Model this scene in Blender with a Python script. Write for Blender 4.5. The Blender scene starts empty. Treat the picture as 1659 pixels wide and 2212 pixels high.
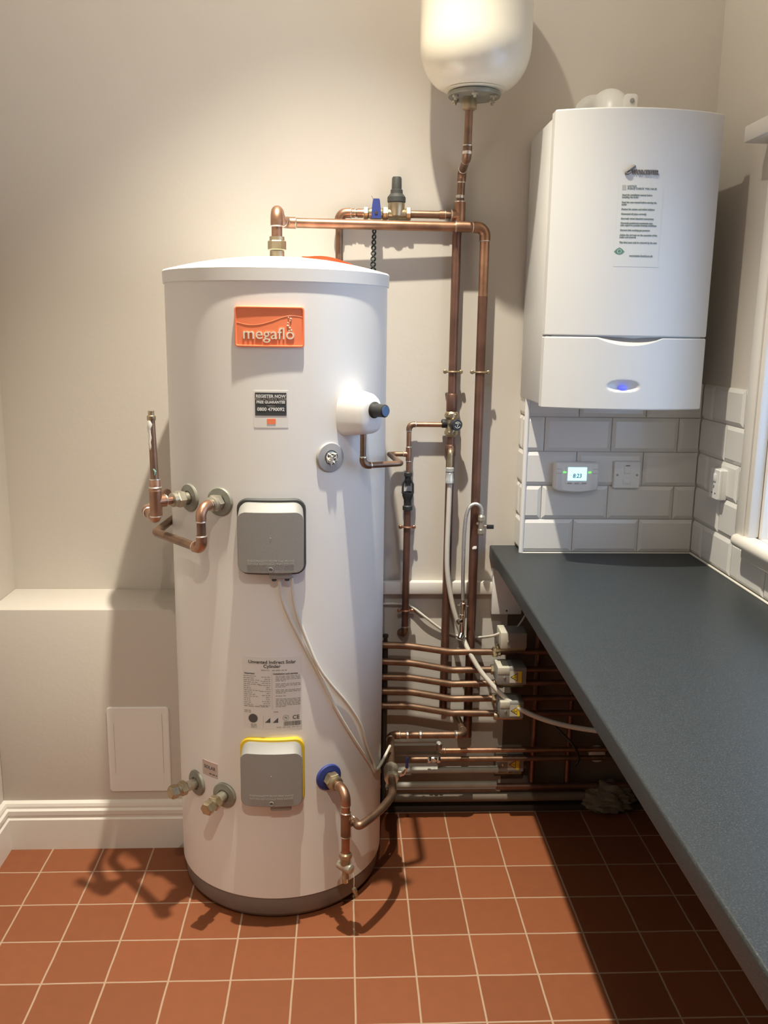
import bpy, bmesh, math, random
from mathutils import Vector, Matrix
random.seed(7)
PI = math.pi
SC = bpy.context.scene
COL = SC.collection

# ------------------------------------------------------------------ camera
FPX, YAW, PITCH, ROLL = 1920.4, 0.046914, -0.20294, 0.014091
CAM = Vector((-0.0343, -1.7686, 1.5722))
fwd = Vector((math.sin(YAW)*math.cos(PITCH), math.cos(YAW)*math.cos(PITCH), math.sin(PITCH)))
_r = Vector((math.cos(YAW), -math.sin(YAW), 0)); _u = _r.cross(fwd)
rgt = math.cos(ROLL)*_r + math.sin(ROLL)*_u
upv = -math.sin(ROLL)*_r + math.cos(ROLL)*_u
cd = bpy.data.cameras.new('camera'); cam = bpy.data.objects.new('camera', cd); COL.objects.link(cam)
cd.sensor_fit = 'VERTICAL'; cd.sensor_height = 24.0; cd.lens = FPX/2212*24.0; cd.clip_start = 0.02
cam.matrix_world = Matrix(((rgt.x, upv.x, -fwd.x, CAM.x), (rgt.y, upv.y, -fwd.y, CAM.y), (rgt.z, upv.z, -fwd.z, CAM.z), (0, 0, 0, 1)))
SC.camera = cam

# ------------------------------------------------------------------ light settings
EXPOSURE = 0.0
H = 3.44                                                        # ceiling height
LAMPS = (Vector((-0.06, 0.13, H)), Vector((-0.10, -2.05, H)))    # two recessed downlights in a row along the room
LAMP_POWER = (485.0, 215.0); LAMP_SPILL = (33.0, 6.0); LAMP_COL = (1.0, 0.915, 0.75); LAMP_CONES = (79.0, 120.0); LAMP_SIZE = .022
SKY_COL = (0.40, 0.62, 1.0); SKY_STRENGTH = 4.0
SC.view_settings.view_transform = 'Standard'; SC.view_settings.look = 'None'
SC.view_settings.exposure = EXPOSURE; SC.view_settings.gamma = 1.0; SC.view_settings.use_curve_mapping = False
W = bpy.data.worlds.new('dusk_sky'); SC.world = W; W.use_nodes = True
W.node_tree.nodes['Background'].inputs[0].default_value = (*SKY_COL, 1)
W.node_tree.nodes['Background'].inputs[1].default_value = SKY_STRENGTH
SC.cycles.use_denoising = True
SC.cycles.max_bounces = 10; SC.cycles.diffuse_bounces = 6
SC.cycles.caustics_reflective = False; SC.cycles.caustics_refractive = False
SC.cycles.sample_clamp_indirect = 4.0

# ------------------------------------------------------------------ photo pixel -> point on a real plane of the room
def ray(px, py): return fwd + rgt*((px-829.5)/FPX) - upv*((py-1106)/FPX)
def at(px, py, Y): d = ray(px, py); return CAM + d*((Y-CAM.y)/d.y)
def atx(px, py, X): d = ray(px, py); return CAM + d*((X-CAM.x)/d.x)
def atz(px, py, Z): d = ray(px, py); return CAM + d*((Z-CAM.z)/d.z)
BACK = 0.965; BOXY = 0.75; PIERY = 0.865; PIERX = 0.510; RIGHTX = 1.042; LEFTX = -1.062
TCX, TCY, TR = -0.210, 0.656, 0.290
def on_tank(px, py, d=0.0):
    v = ray(px, py); ox, oy = CAM.x-TCX, CAM.y-TCY; R = TR+d
    a = v.x*v.x+v.y*v.y; b = 2*(ox*v.x+oy*v.y); c = ox*ox+oy*oy-R*R
    D = max(0, b*b-4*a*c); t = (-b-math.sqrt(D))/(2*a); p = CAM+v*t
    return math.atan2(p.x-TCX, -(p.y-TCY)), p.z
def tp(th, z, d=0.0): return Vector((TCX+(TR+d)*math.sin(th), TCY-(TR+d)*math.cos(th), z))
def onc(px, py, d=0.004): th, z = on_tank(px, py, d); return tp(th, z, d)

# ------------------------------------------------------------------ materials
def lin(c):
    if isinstance(c, str): c = tuple(int(c[i:i+2], 16)/255 for i in (0, 2, 4))
    return tuple((x/12.92 if x <= .04045 else ((x+.055)/1.055)**2.4) for x in c)
def mat(name, col, rough=.5, metal=0.0, var=0.0, vscale=8.0, col2=None, bump=0.0, bscale=60.0, spec=.5, emit=0.0, coat=0.0):
    m = bpy.data.materials.new(name); m.use_nodes = True; nt = m.node_tree; N = nt.nodes; L = nt.links
    b = N['Principled BSDF']; c = col if isinstance(col, tuple) else lin(col)
    b.inputs['Base Color'].default_value = (*c, 1); b.inputs['Roughness'].default_value = rough
    b.inputs['Metallic'].default_value = metal; b.inputs['Specular IOR Level'].default_value = spec
    b.inputs['Coat Weight'].default_value = coat
    if emit: b.inputs['Emission Color'].default_value = (*c, 1); b.inputs['Emission Strength'].default_value = emit
    tc = N.new('ShaderNodeTexCoord')
    if col2 or var:
        n = N.new('ShaderNodeTexNoise'); n.inputs['Scale'].default_value = vscale; n.inputs['Detail'].default_value = 5
        L.new(tc.outputs['Object'], n.inputs['Vector'])
        r = N.new('ShaderNodeValToRGB'); L.new(n.outputs['Fac'], r.inputs['Fac'])
        c2 = (col2 if isinstance(col2, tuple) else lin(col2)) if col2 else tuple(x*(1-var) for x in c)
        r.color_ramp.elements[0].position = .35; r.color_ramp.elements[1].position = .65
        r.color_ramp.elements[0].color = (*c2, 1); r.color_ramp.elements[1].color = (*c, 1)
        L.new(r.outputs['Color'], b.inputs['Base Color'])
    if bump:
        n2 = N.new('ShaderNodeTexNoise'); n2.inputs['Scale'].default_value = bscale; n2.inputs['Detail'].default_value = 4
        L.new(tc.outputs['Object'], n2.inputs['Vector'])
        bp = N.new('ShaderNodeBump'); bp.inputs['Strength'].default_value = bump; bp.inputs['Distance'].default_value = .004
        L.new(n2.outputs['Fac'], bp.inputs['Height']); L.new(bp.outputs['Normal'], b.inputs['Normal'])
    return m
M_wall = mat('wall_paint', (.61, .57, .52), .85, var=.03, vscale=2, bump=.08, bscale=90, spec=.2)
M_ceil = mat('ceiling_paint', (.66, .64, .61), .9, spec=.2)
M_trim = mat('white_gloss_paint', (.72, .69, .64), .35, var=.02)
M_tank = mat('white_enamel_steel', (.80, .79, .765), .38, spec=.45)
M_lid = mat('white_plastic_lid', (.80, .80, .78), .42)
M_base = mat('grey_base_plastic', (.20, .18, .165), .55)
M_white = mat('white_plastic', (.76, .76, .75), .35)
M_boiler = mat('white_boiler_enamel', (.61, .61, .595), .4, spec=.4)
M_vessel = mat('cream_enamel', (.78, .74, .62), .22, spec=.55)
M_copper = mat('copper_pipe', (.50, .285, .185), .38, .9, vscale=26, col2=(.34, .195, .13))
M_copperd = mat('aged_copper_pipe', (.32, .20, .135), .42, .85, vscale=22, col2=(.20, .13, .09))
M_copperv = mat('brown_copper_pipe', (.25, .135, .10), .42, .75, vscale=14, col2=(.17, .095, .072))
M_solder = mat('solder', (.75, .70, .64), .3, .95)
M_brass = mat('brass', (.52, .43, .285), .36, .85, vscale=30, col2=(.36, .30, .20))
M_nickel = mat('nickel_plate', (.62, .58, .48), .3, .75, vscale=30, col2=(.46, .43, .35))
M_chrome = mat('chrome', (.75, .74, .71), .15, 1.0)
M_collar = mat('grey_collar_steel', (.30, .30, .26), .5, .3, vscale=30, col2=(.24, .24, .20))
M_collarg = mat('grey_collar_plastic', (.34, .34, .34), .5)
M_blue = mat('blue_plastic', (.035, .055, .24), .45)
M_black = mat('black_plastic', (.025, .027, .028), .45)
M_dgrey = mat('dark_grey_rubber', (.05, .052, .05), .6)
M_cover = mat('grey_cover_plastic', (.28, .275, .26), .5, bump=.05, bscale=300)
M_lettersheen = mat('raised_letter_sheen', (.42, .41, .39), .4)  # cover plastic made lighter: sheen on the raised letters put into the colour
M_yellow = mat('yellow_gasket', (.75, .52, .03), .5)
M_orange = mat('orange_badge', (.90, .24, .105), .45)
M_oraned = mat('orange_raised_edge', (.92, .30, .15), .35)
M_cream = mat('cream_lettering', (.80, .70, .56), .5)
M_ink = mat('dark_ink', (.10, .10, .10), .7)
M_ink2 = mat('faint_ink', (.40, .38, .35), .8)
M_inkw = mat('white_ink', (.72, .72, .70), .7)
M_stick = mat('sticker_vinyl', (.76, .745, .71), .45)
M_stickp = mat('pink_tinted_sticker', (.55, .44, .40), .5)
M_slate = mat('slate_sticker_panel', (.05, .055, .057), .5)
M_tape = mat('white_tape', (.75, .73, .66), .7)
M_green = mat('verdigris', (.22, .42, .34), .8)
M_cable = mat('white_cable', (.68, .65, .58), .45)
M_hose = mat('white_rubber_hose', (.62, .60, .54), .5)
M_braid = mat('braided_steel', (.60, .60, .58), .35, .8, bump=.5, bscale=420)
M_clear = mat('clear_plastic_union', (.55, .56, .55), .15, .4)
M_valveg = mat('grey_valve_casing', (.24, .24, .225), .5)
M_valvew = mat('cream_valve_cap', (.52, .50, .42), .5)
M_warn = mat('warning_yellow', (.80, .60, .05), .5)
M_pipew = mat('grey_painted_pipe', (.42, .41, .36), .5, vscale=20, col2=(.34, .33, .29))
M_dark = mat('dark_steel', (.05, .045, .04), .5, .4)
M_metro = mat('white_glazed_tile', (.70, .69, .67), .18, spec=.5)
M_grout = mat('tile_grout', (.55, .53, .50), .9)
M_seal = mat('white_sealant', (.72, .69, .62), .5)
M_logo = mat('grey_logo_paint', (.16, .15, .15), .5)
M_gink = mat('green_ink', (.10, .22, .17), .7)
M_gpaper = mat('pale_green_notice', (.60, .61, .585), .5)
M_lcd = mat('lcd_backlight', (.45, .88, 1.0), .3, emit=1.5)
M_lcdk = mat('lcd_segments', (.03, .10, .12), .5)
M_led = mat('green_led', (.08, .85, .05), .3, emit=3.0)
M_bluel = mat('blue_status_light', (.07, .08, .80), .3, emit=1.6)
M_noteink = mat('grey_green_print', (.19, .23, .20), .7)
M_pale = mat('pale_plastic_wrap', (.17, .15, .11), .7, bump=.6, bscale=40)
M_bulb = mat('lamp_glass', LAMP_COL, .3, emit=30.0)
M_undershade = mat('under_worktop_shade', (.17, .125, .095), .9, var=.25, vscale=5, bump=.2)  # dark brown carries the shade below the worktop
M_bare2 = mat('dark_board', (.055, .040, .034), .8)
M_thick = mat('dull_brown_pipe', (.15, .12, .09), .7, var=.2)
M_wood = mat('bare_board', (.30, .23, .17), .8, var=.2)

def floor_material(P=0.1525, g=0.0042):
    m = bpy.data.materials.new('quarry_tiles'); m.use_nodes = True; nt = m.node_tree; N = nt.nodes; L = nt.links
    b = N['Principled BSDF']; tc = N.new('ShaderNodeTexCoord'); sp = N.new('ShaderNodeSeparateXYZ')
    wob = N.new('ShaderNodeTexNoise'); wob.inputs['Scale'].default_value = 9
    L.new(tc.outputs['Object'], wob.inputs['Vector']); L.new(tc.outputs['Object'], sp.inputs[0])
    def mth(op, a, c=None):
        n = N.new('ShaderNodeMath'); n.operation = op
        for i, v in enumerate((a, c)):
            if v is None: continue
            if isinstance(v, (int, float)): n.inputs[i].default_value = v
            else: L.new(v, n.inputs[i])
        return n.outputs[0]
    w = mth('MULTIPLY', mth('SUBTRACT', wob.outputs['Fac'], .5), .0035)
    ds = []; cells = []
    for o in ('X', 'Y'):
        q = mth('DIVIDE', mth('ADD', sp.outputs[o], w), P); fr = mth('FRACT', q); cells.append(mth('FLOOR', q))
        ds.append(mth('MULTIPLY', mth('MINIMUM', fr, mth('SUBTRACT', 1.0, fr)), P))
    d = mth('MINIMUM', ds[0], ds[1])
    mr = N.new('ShaderNodeMapRange'); mr.interpolation_type = 'SMOOTHSTEP'
    mr.inputs['From Min'].default_value = g*.35; mr.inputs['From Max'].default_value = g*.75; L.new(d, mr.inputs['Value'])
    cx = N.new('ShaderNodeCombineXYZ'); L.new(cells[0], cx.inputs[0]); L.new(cells[1], cx.inputs[1])
    wn = N.new('ShaderNodeTexWhiteNoise'); L.new(cx.outputs[0], wn.inputs['Vector'])
    n1 = N.new('ShaderNodeTexNoise'); n1.inputs['Scale'].default_value = 30; n1.inputs['Detail'].default_value = 6
    L.new(tc.outputs['Object'], n1.inputs['Vector'])
    f = mth('ADD', mth('MULTIPLY', wn.outputs['Value'], .55), mth('MULTIPLY', n1.outputs['Fac'], .45))
    rp = N.new('ShaderNodeValToRGB'); L.new(f, rp.inputs['Fac'])
    rp.color_ramp.elements[0].position = .15; rp.color_ramp.elements[0].color = (.19, .061, .024, 1)
    rp.color_ramp.elements[1].position = .85; rp.color_ramp.elements[1].color = (.25, .080, .032, 1)
    mx = N.new('ShaderNodeMix'); mx.data_type = 'RGBA'; L.new(mr.outputs[0], mx.inputs['Factor'])
    mx.inputs['A'].default_value = (.40, .28, .195, 1); L.new(rp.outputs['Color'], mx.inputs['B'])
    L.new(mx.outputs['Result'], b.inputs['Base Color'])
    bp = N.new('ShaderNodeBump'); bp.inputs['Strength'].default_value = .4; bp.inputs['Distance'].default_value = .0015
    L.new(mr.outputs[0], bp.inputs['Height']); L.new(bp.outputs['Normal'], b.inputs['Normal'])
    b.inputs['Roughness'].default_value = .55; b.inputs['Specular IOR Level'].default_value = .35
    return m
def worktop_material():
    m = bpy.data.materials.new('slate_blue_laminate'); m.use_nodes = True; nt = m.node_tree; N = nt.nodes; L = nt.links
    b = N['Principled BSDF']; tc = N.new('ShaderNodeTexCoord')
    n = N.new('ShaderNodeTexNoise'); n.inputs['Scale'].default_value = 420; n.inputs['Detail'].default_value = 3
    L.new(tc.outputs['Object'], n.inputs['Vector'])
    r = N.new('ShaderNodeValToRGB'); L.new(n.outputs['Fac'], r.inputs['Fac']); e = r.color_ramp.elements
    e[0].position = .36; e[0].color = (.018, .022, .024, 1); e[1].position = .60; e[1].color = (.031, .038, .042, 1)
    x = e.new(.74); x.color = (.075, .088, .094, 1)
    L.new(r.outputs['Color'], b.inputs['Base Color']); b.inputs['Roughness'].default_value = .42; b.inputs['Specular IOR Level'].default_value = .38
    bp = N.new('ShaderNodeBump'); bp.inputs['Strength'].default_value = .12; bp.inputs['Distance'].default_value = .001
    L.new(n.outputs['Fac'], bp.inputs['Height']); L.new(bp.outputs['Normal'], b.inputs['Normal'])
    return m
def glass_material():
    m = bpy.data.materials.new('window_glass'); m.use_nodes = True; nt = m.node_tree; N = nt.nodes; L = nt.links
    N.remove(N['Principled BSDF']); t = N.new('ShaderNodeBsdfTransparent'); g = N.new('ShaderNodeBsdfGlossy')
    g.inputs['Roughness'].default_value = .02; mx = N.new('ShaderNodeMixShader'); mx.inputs[0].default_value = .07
    L.new(t.outputs[0], mx.inputs[1]); L.new(g.outputs[0], mx.inputs[2]); L.new(mx.outputs[0], N['Material Output'].inputs[0])
    return m
M_floor = floor_material(); M_top = worktop_material(); M_glass = glass_material()

# ------------------------------------------------------------------ mesh helpers
ORG = {}
def obj(name, bm, m, parent=None, sharp=38, origin=None):
    mats = m if isinstance(m, (list, tuple)) else [m]
    bmesh.ops.recalc_face_normals(bm, faces=bm.faces)
    if parent is not None: off = ORG[parent.name]
    else:
        if origin is None:
            xs = [v.co for v in bm.verts]
            origin = Vector(((min(c.x for c in xs)+max(c.x for c in xs))/2, (min(c.y for c in xs)+max(c.y for c in xs))/2, min(c.z for c in xs)))
        off = Vector(origin)
    for v in bm.verts: v.co -= off
    me = bpy.data.meshes.new(name); bm.to_mesh(me); bm.free()
    for q in mats: me.materials.append(q)
    me.shade_smooth(); me.set_sharp_from_angle(angle=math.radians(sharp))
    o = bpy.data.objects.new(name, me); COL.objects.link(o)
    if parent is not None: o.parent = parent
    else: o.location = off
    ORG[o.name] = off
    return o
def tag(o, label, cat, group=None):
    o['label'] = label; o['category'] = cat
    if group: o['group'] = group
    return o
def thing(name, label, cat, loc, group=None):
    o = bpy.data.objects.new(name, None); COL.objects.link(o); o.location = loc; o.empty_display_size = .05
    ORG[o.name] = Vector(loc); return tag(o, label, cat, group)
def struct(name, bm, m, parent=None, **k):
    o = obj(name, bm, m, parent, **k)
    if parent is None: o['kind'] = 'structure'
    return o
def B(): return bmesh.new()
def frame(o, z, up=(0, 0, 1)):
    z = Vector(z).normalized(); up = Vector(up)
    if abs(z.dot(up)) > .99: up = Vector((0, 1, 0))
    x = up.cross(z).normalized(); y = z.cross(x)
    return Matrix(((x.x, y.x, z.x, o[0]), (x.y, y.y, z.y, o[1]), (x.z, y.z, z.z, o[2]), (0, 0, 0, 1)))
def flat(M): return lambda u, v, d=0.0: M @ Vector((u, v, d))
def wrap(th, z): return lambda u, v, d=0.0: tp(th+u/TR, z+v, d)
def facing(p): return flat(frame(p, (0, -1, 0)))           # a wall that looks towards the camera side of the room
def box(bm, lo, hi, bev=0.0, seg=2, mi=0):
    lo, hi = Vector(lo), Vector(hi)
    r = bmesh.ops.create_cube(bm, size=1.0); vs = r['verts']
    for v in vs: v.co = Vector(((lo.x+hi.x)/2+v.co.x*(hi.x-lo.x), (lo.y+hi.y)/2+v.co.y*(hi.y-lo.y), (lo.z+hi.z)/2+v.co.z*(hi.z-lo.z)))
    fs = set(f for v in vs for f in v.link_faces)
    for f in fs: f.material_index = mi
    if bev:
        es = set(e for v in vs for e in v.link_edges)
        bmesh.ops.bevel(bm, geom=list(es), offset=bev, segments=seg, profile=.5, affect='EDGES')
def fbox(bm, f, u0, u1, v0, v1, d0, d1, bev=0.0, mi=0):       # box in a mapped frame
    t = B(); box(t, (u0, v0, d0), (u1, v1, d1), bev)
    join(bm, t, lambda c: f(c.x, c.y, c.z), mi)
def join(bm, t, fn=None, mi=None):
    mp = {}
    for v in t.verts: mp[v] = bm.verts.new(fn(v.co) if fn else v.co)
    for fc in t.faces:
        try:
            q = bm.faces.new([mp[v] for v in fc.verts]); q.material_index = fc.material_index if mi is None else mi
        except ValueError: pass
    t.free()
def rings(bm, R, caps=True, mi=0, closed=False):
    vs = [[bm.verts.new(p) for p in r] for r in R]; n = len(vs[0])
    for a, b in zip(vs, vs[1:]+([vs[0]] if closed else [])):
        for i in range(n):
            q = bm.faces.new((a[i], a[(i+1) % n], b[(i+1) % n], b[i])); q.material_index = mi
    if caps and not closed:
        for r in (vs[0], vs[-1]):
            q = bm.faces.new(r); q.material_index = mi
    return vs
def lathe(bm, prof, M=Matrix(), seg=24, mi=0, caps=True):
    R = []
    for r, h in prof: R.append([M @ Vector((max(r, 1e-5)*math.cos(2*PI*i/seg), max(r, 1e-5)*math.sin(2*PI*i/seg), h)) for i in range(seg)])
    rings(bm, R, caps, mi)
def hexa(bm, r, h0, h1, M, mi=0, n=6):
    c = min(.002, (h1-h0)*.2)
    lathe(bm, [(r*.93, h0), (r, h0+c), (r, h1-c), (r*.93, h1)], M, n, mi)
def sweep(bm, pts, r, seg=14, mi=0, caps=True):
    pts = [Vector(p) for p in pts]; n = len(pts); T = []
    for i in range(n):
        t = (pts[min(i+1, n-1)]-pts[max(i-1, 0)]); T.append(t.normalized())
    ref = Vector((0, 0, 1)) if abs(T[0].z) < .9 else Vector((0, 1, 0))
    nx = T[0].cross(ref).normalized(); R = []
    for i in range(n):
        nx = (nx - T[i]*nx.dot(T[i])).normalized(); ny = T[i].cross(nx); rr = r[i] if isinstance(r, (list, tuple)) else r
        R.append([pts[i]+nx*(rr*math.cos(2*PI*k/seg))+ny*(rr*math.sin(2*PI*k/seg)) for k in range(seg)])
    rings(bm, R, caps, mi)
def corner(p, c, q, rad, n=7):
    a = (p-c); b = (q-c); la, lb = a.length, b.length; a.normalize(); b.normalize()
    ang = a.angle(b)
    if ang > PI-.03: return [c]
    t = min(rad/math.tan(ang/2), la*.49, lb*.49); p0 = c+a*t; p1 = c+b*t
    rr = t*math.tan(ang/2); cen = c+(a+b).normalized()*(rr/math.sin(ang/2)); v0 = p0-cen; v1 = p1-cen
    v0.normalize(); v1.normalize()
    return [cen + v0.slerp(v1, i/n).normalized()*rr for i in range(n+1)]
def fillet(pts, rad, n=7):
    pts = [Vector(p) for p in pts]; out = [pts[0]]
    for i in range(1, len(pts)-1): out += corner(pts[i-1], pts[i], pts[i+1], rad, n)
    return out+[pts[-1]]
def smooth(pts, k=8):
    pts = [Vector(p) for p in pts]; out = []
    for i in range(len(pts)-1):
        p0, p1, p2, p3 = pts[max(i-1, 0)], pts[i], pts[i+1], pts[min(i+2, len(pts)-1)]
        for j in range(k):
            t = j/k; out.append(.5*((2*p1)+(p2-p0)*t+(2*p0-5*p1+4*p2-p3)*t*t+(3*p1-p0-3*p2+p3)*t**3))
    return out+[pts[-1]]
def cols(w, r, nm=10, nc=5):
    us = [-(w/2-r)-r*math.cos(PI/2*i/nc) for i in range(nc+1)]
    if w/2-r > 1e-6: us += [-(w/2-r)+2*(w/2-r)*i/nm for i in range(1, nm)]
    us += [(w/2-r)+r*math.sin(PI/2*i/nc) for i in range(nc+1)]
    return us
def plate(bm, f, w, h, r, layers, cu=0.0, cv=0.0, mi=0, nm=10, bow=0.0):
    """rounded plate: layers of (inset, depth[, extra inset at the top]) from back to front"""
    base = cols(w, r, nm); prev = None; first = None
    for L in layers:
        ins, d = L[0], L[1]; te = L[2] if len(L) > 2 else 0.0
        ww, hh, rr = w-2*ins, h-2*ins, max(r-ins, r*.3); up, dn = [], []
        for u in base:
            s = u/(w/2)*(ww/2); e = abs(s)-(ww/2-rr); vv = hh/2-rr+math.sqrt(max(0, rr*rr-e*e)) if e > 0 else hh/2
            vv = max(vv, 1e-4)
            up.append(bm.verts.new(f(cu+s, cv+vv-te, d))); dn.append(bm.verts.new(f(cu+s, cv-vv-bow*(1-(s/(ww/2))**2), d)))
        ring = up+dn[::-1]
        if prev:
            n = len(ring)
            for i in range(n):
                q = bm.faces.new((prev[i], prev[(i+1) % n], ring[(i+1) % n], ring[i])); q.material_index = mi
        else: first = (up, dn)
        prev = ring; last = (up, dn)
    for (up, dn) in (first, last):
        for i in range(len(up)-1):
            q = bm.faces.new((up[i], up[i+1], dn[i+1], dn[i])); q.material_index = mi
_txt = None
def text(bm, f, s, size, u=0.0, v=0.0, d=.001, ext=.0004, align='CENTER', sx=1.0, mi=0, bold=0.0, shear=0.0):
    c = bpy.data.curves.new('lettering_outline', 'FONT'); c.body = s; c.size = size; c.align_x = align; c.align_y = 'CENTER'
    c.extrude = ext/2; c.offset = bold; c.resolution_u = 3; c.shear = shear
    o = bpy.data.objects.new('lettering_outline', c); COL.objects.link(o)
    dg = bpy.context.evaluated_depsgraph_get(); me = bpy.data.meshes.new_from_object(o.evaluated_get(dg))
    t = B(); t.from_mesh(me); bpy.data.objects.remove(o); bpy.data.curves.remove(c); bpy.data.meshes.remove(me)
    join(bm, t, lambda p: f(u+p.x*sx, v+p.y, d+p.z+ext/2), mi)
def bars(bm, f, u0, u1, v, h, d=.001, word=.012, mi=0, rnd=True, fill=.7):
    """a line of print too small to read: word-length dashes"""
    x = u0
    while x < u1-.001:
        w = min(word*(random.uniform(.4, 1.3) if rnd else 1), u1-x)
        fbox(bm, f, x, x+w*.88, v-h/2, v+h/2, d, d+.0002, mi=mi); x += w+h*.5
def dup(root, loc, label=None, group=None):
    r = root.copy(); COL.objects.link(r); r.location = loc
    if label: r['label'] = label
    if group: r['group'] = group
    for ch in list(root.children):
        c = ch.copy(); COL.objects.link(c); c.parent = r
        for g in ch.children:
            e = g.copy(); COL.objects.link(e); e.parent = c
    return r

def elbow_part(root, p, c, q, r, rad, m):
    """a capillary elbow: fat swept bend with a solder ring at each mouth"""
    p, c, q = Vector(p), Vector(c), Vector(q); arc = corner(p, c, q, rad, 9)
    a = (p-c).normalized(); b = (q-c).normalized(); s = r*1.0
    bm = B(); sweep(bm, [arc[0]+a*s]+arc+[arc[-1]+b*s], r*1.16, 16)
    for e, t in ((arc[0]+a*s, a), (arc[-1]+b*s, b)): lathe(bm, [(r*1.19, -.0018), (r*1.22, 0), (r*1.10, .0018)], frame(e, t), 16, mi=1)
    return obj('elbow', bm, [m, M_solder], root)
def tee_part(root, c, a, b, r, l=.034, m=None, bl=.024):
    """tee: straight body along a with a branch towards b"""
    c = Vector(c); a = Vector(a).normalized(); b = Vector(b).normalized(); bm = B()
    sweep(bm, [c-a*l, c, c+a*l], r*1.18, 16); sweep(bm, [c, c+b*bl], r*1.16, 16)
    for e, t in ((c-a*l, -a), (c+a*l, a), (c+b*bl, b)): lathe(bm, [(r*1.20, -.0018), (r*1.24, 0), (r*1.10, .0018)], frame(e, t), 16, mi=1)
    return obj('tee', bm, [m or M_copper, M_solder], root)
def tube_part(root, pts, r, m, rad=None, name='tube', seg=16):
    bm = B(); sweep(bm, fillet(pts, rad) if rad else pts, r, seg); return obj(name, bm, m, root)
def nut_part(root, p, d, r, l, m=None, name='nut'):
    bm = B(); M = frame(p, d); hexa(bm, r, -l*.5, l*.05, M); lathe(bm, [(r*.86, l*.05), (r*.86, l*.5), (r*.7, l*.5)], M, 18)
    return obj(name, bm, m or M_brass, root, sharp=25)

# ================================================================== ROOM
FRONT = -4.6
bm = B(); box(bm, (LEFTX-.2, FRONT-.1, -.08), (RIGHTX+.3, BACK+.1, 0)); struct('floor', bm, M_floor, origin=(0, 0, 0))
bm = B(); box(bm, (LEFTX-.2, FRONT-.1, H), (RIGHTX+.3, BACK+.1, H+.08)); struct('ceiling', bm, M_ceil)
bm = B(); box(bm, (LEFTX-.1, BACK, 0), (RIGHTX+.12, BACK+.1, H)); struct('wall_back', bm, M_wall)
bm = B(); box(bm, (LEFTX-.1, FRONT-.1, 0), (LEFTX, BACK, H)); struct('wall_left', bm, M_wall)
bm = B(); box(bm, (LEFTX-.1, FRONT-.1, 0), (RIGHTX+.12, FRONT, H)); struct('wall_front', bm, M_wall)
# right wall around the window opening
WX = RIGHTX+.008; WY1, WY0, WZ0, WZ1 = 0.445, -0.90, 1.030, 2.028; WT = .24  # unseen near end of the opening drawn out to let in more blue light
bm = B()
box(bm, (WX, WY1, 0), (WX+WT, BACK, H)); box(bm, (WX, FRONT, 0), (WX+WT, WY0, H))
box(bm, (WX, WY0, 0), (WX+WT, WY1, WZ0)); box(bm, (WX, WY0, WZ1), (WX+WT, WY1, H)); struct('wall_right', bm, M_wall)
# low boxing to the left of the cylinder and the boxed tiled pier under the boiler
LEDGE = 0.758
bm = B(); box(bm, (LEFTX, BOXY, 0), (-.512, BACK, LEDGE), .003); struct('wall_boxing', bm, M_wall)
ZW = .903
bm = B(); box(bm, (PIERX+.008, PIERY+.008, ZW), (WX, BACK, 1.42)); struct('wall_pier', bm, M_grout)
# skirtings
def skirting(name, pts, nrm):
    prof = [(0, 0), (.022, 0), (.022, .098), (.0175, .103), (.0175, .110), (.0195, .113), (.0195, .126), (.013, .131), (.013, .138), (.010, .146), (0, .152)]
    prof = [(a, b*1.0) for a, b in prof]
    bm = B(); R = []
    for p, n in zip(pts, nrm): R.append([Vector((p[0]+n[0]*a, p[1]+n[1]*a, b)) for a, b in prof])
    rings(bm, R); return struct(name, bm, M_trim, sharp=20)
skirting('baseboard_back', [(LEFTX, BOXY), (-.512, BOXY)], [(1, -1), (0, -1)])
skirting('baseboard_left', [(LEFTX, FRONT), (LEFTX, BOXY)], [(1, 0), (1, -1)])
# rail on the back wall behind the pipes, low board at the floor
za, zb = at(900, 1257, .94).z, at(900, 1284, .94).z
bm = B(); box(bm, (-.512, .937, zb), (.452, BACK, za), .004); struct('trim_1', bm, M_trim)
bm = B(); box(bm, (-.480, .918, 0), (RIGHTX, BACK, .020), .002); struct('trim_2', bm, M_bare2)
bm = B(); box(bm, (.500, .961, .02), (WX, BACK, .862)); box(bm, (WX-.004, FRONT, .0), (WX, .961, .862)); struct('wall_shade_lining', bm, M_undershade)  # added lining, its dark colour stands in for the shade under the worktop
# bevelled metro tiles
def metro(name, f, u0, u1, v0, rows, off=0.0):
    th, tw, g, bv = .1015, .2015, .0025, .011; bm = B()
    for r in range(rows):
        s = u0-(off+(tw+g)/2*(r % 2)); x = s; va = v0+r*(th+g); vb = va+th
        while x < u1-.004:
            a, b = max(x, u0), min(x+tw, u1); x += tw+g
            if b-a < .006: continue
            ba = bv if a > u0+1e-6 else bv*.25; bb = bv if b < u1-1e-6 else bv*.25
            if b-a < .03: ba = bb = min(ba, bb, (b-a)*.2)
            R = [[f(a, va, 0), f(b, va, 0), f(b, vb, 0), f(a, vb, 0)], [f(a, va, .003), f(b, va, .003), f(b, vb, .003), f(a, vb, .003)],
                 [f(a+ba, va+bv, .008), f(b-bb, va+bv, .008), f(b-bb, vb-bv, .008), f(a+ba, vb-bv, .008)]]
            rings(bm, R)
    return struct(name, bm, M_metro, sharp=15)
metro('trim_3', facing((0, PIERY+.008, 0)), PIERX+.008, RIGHTX, ZW+.004, 5, .050)
ML = frame((PIERX+.008, 0, 0), (-1, 0, 0)); metro('trim_4', flat(ML), -(BACK), -(PIERY+.01), ZW+.004, 5, .06)
MR = frame((WX, 0, 0), (-1, 0, 0)); metro('trim_5', flat(MR), -(PIERY), -(.532), ZW+.004, 5, .13)
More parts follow.
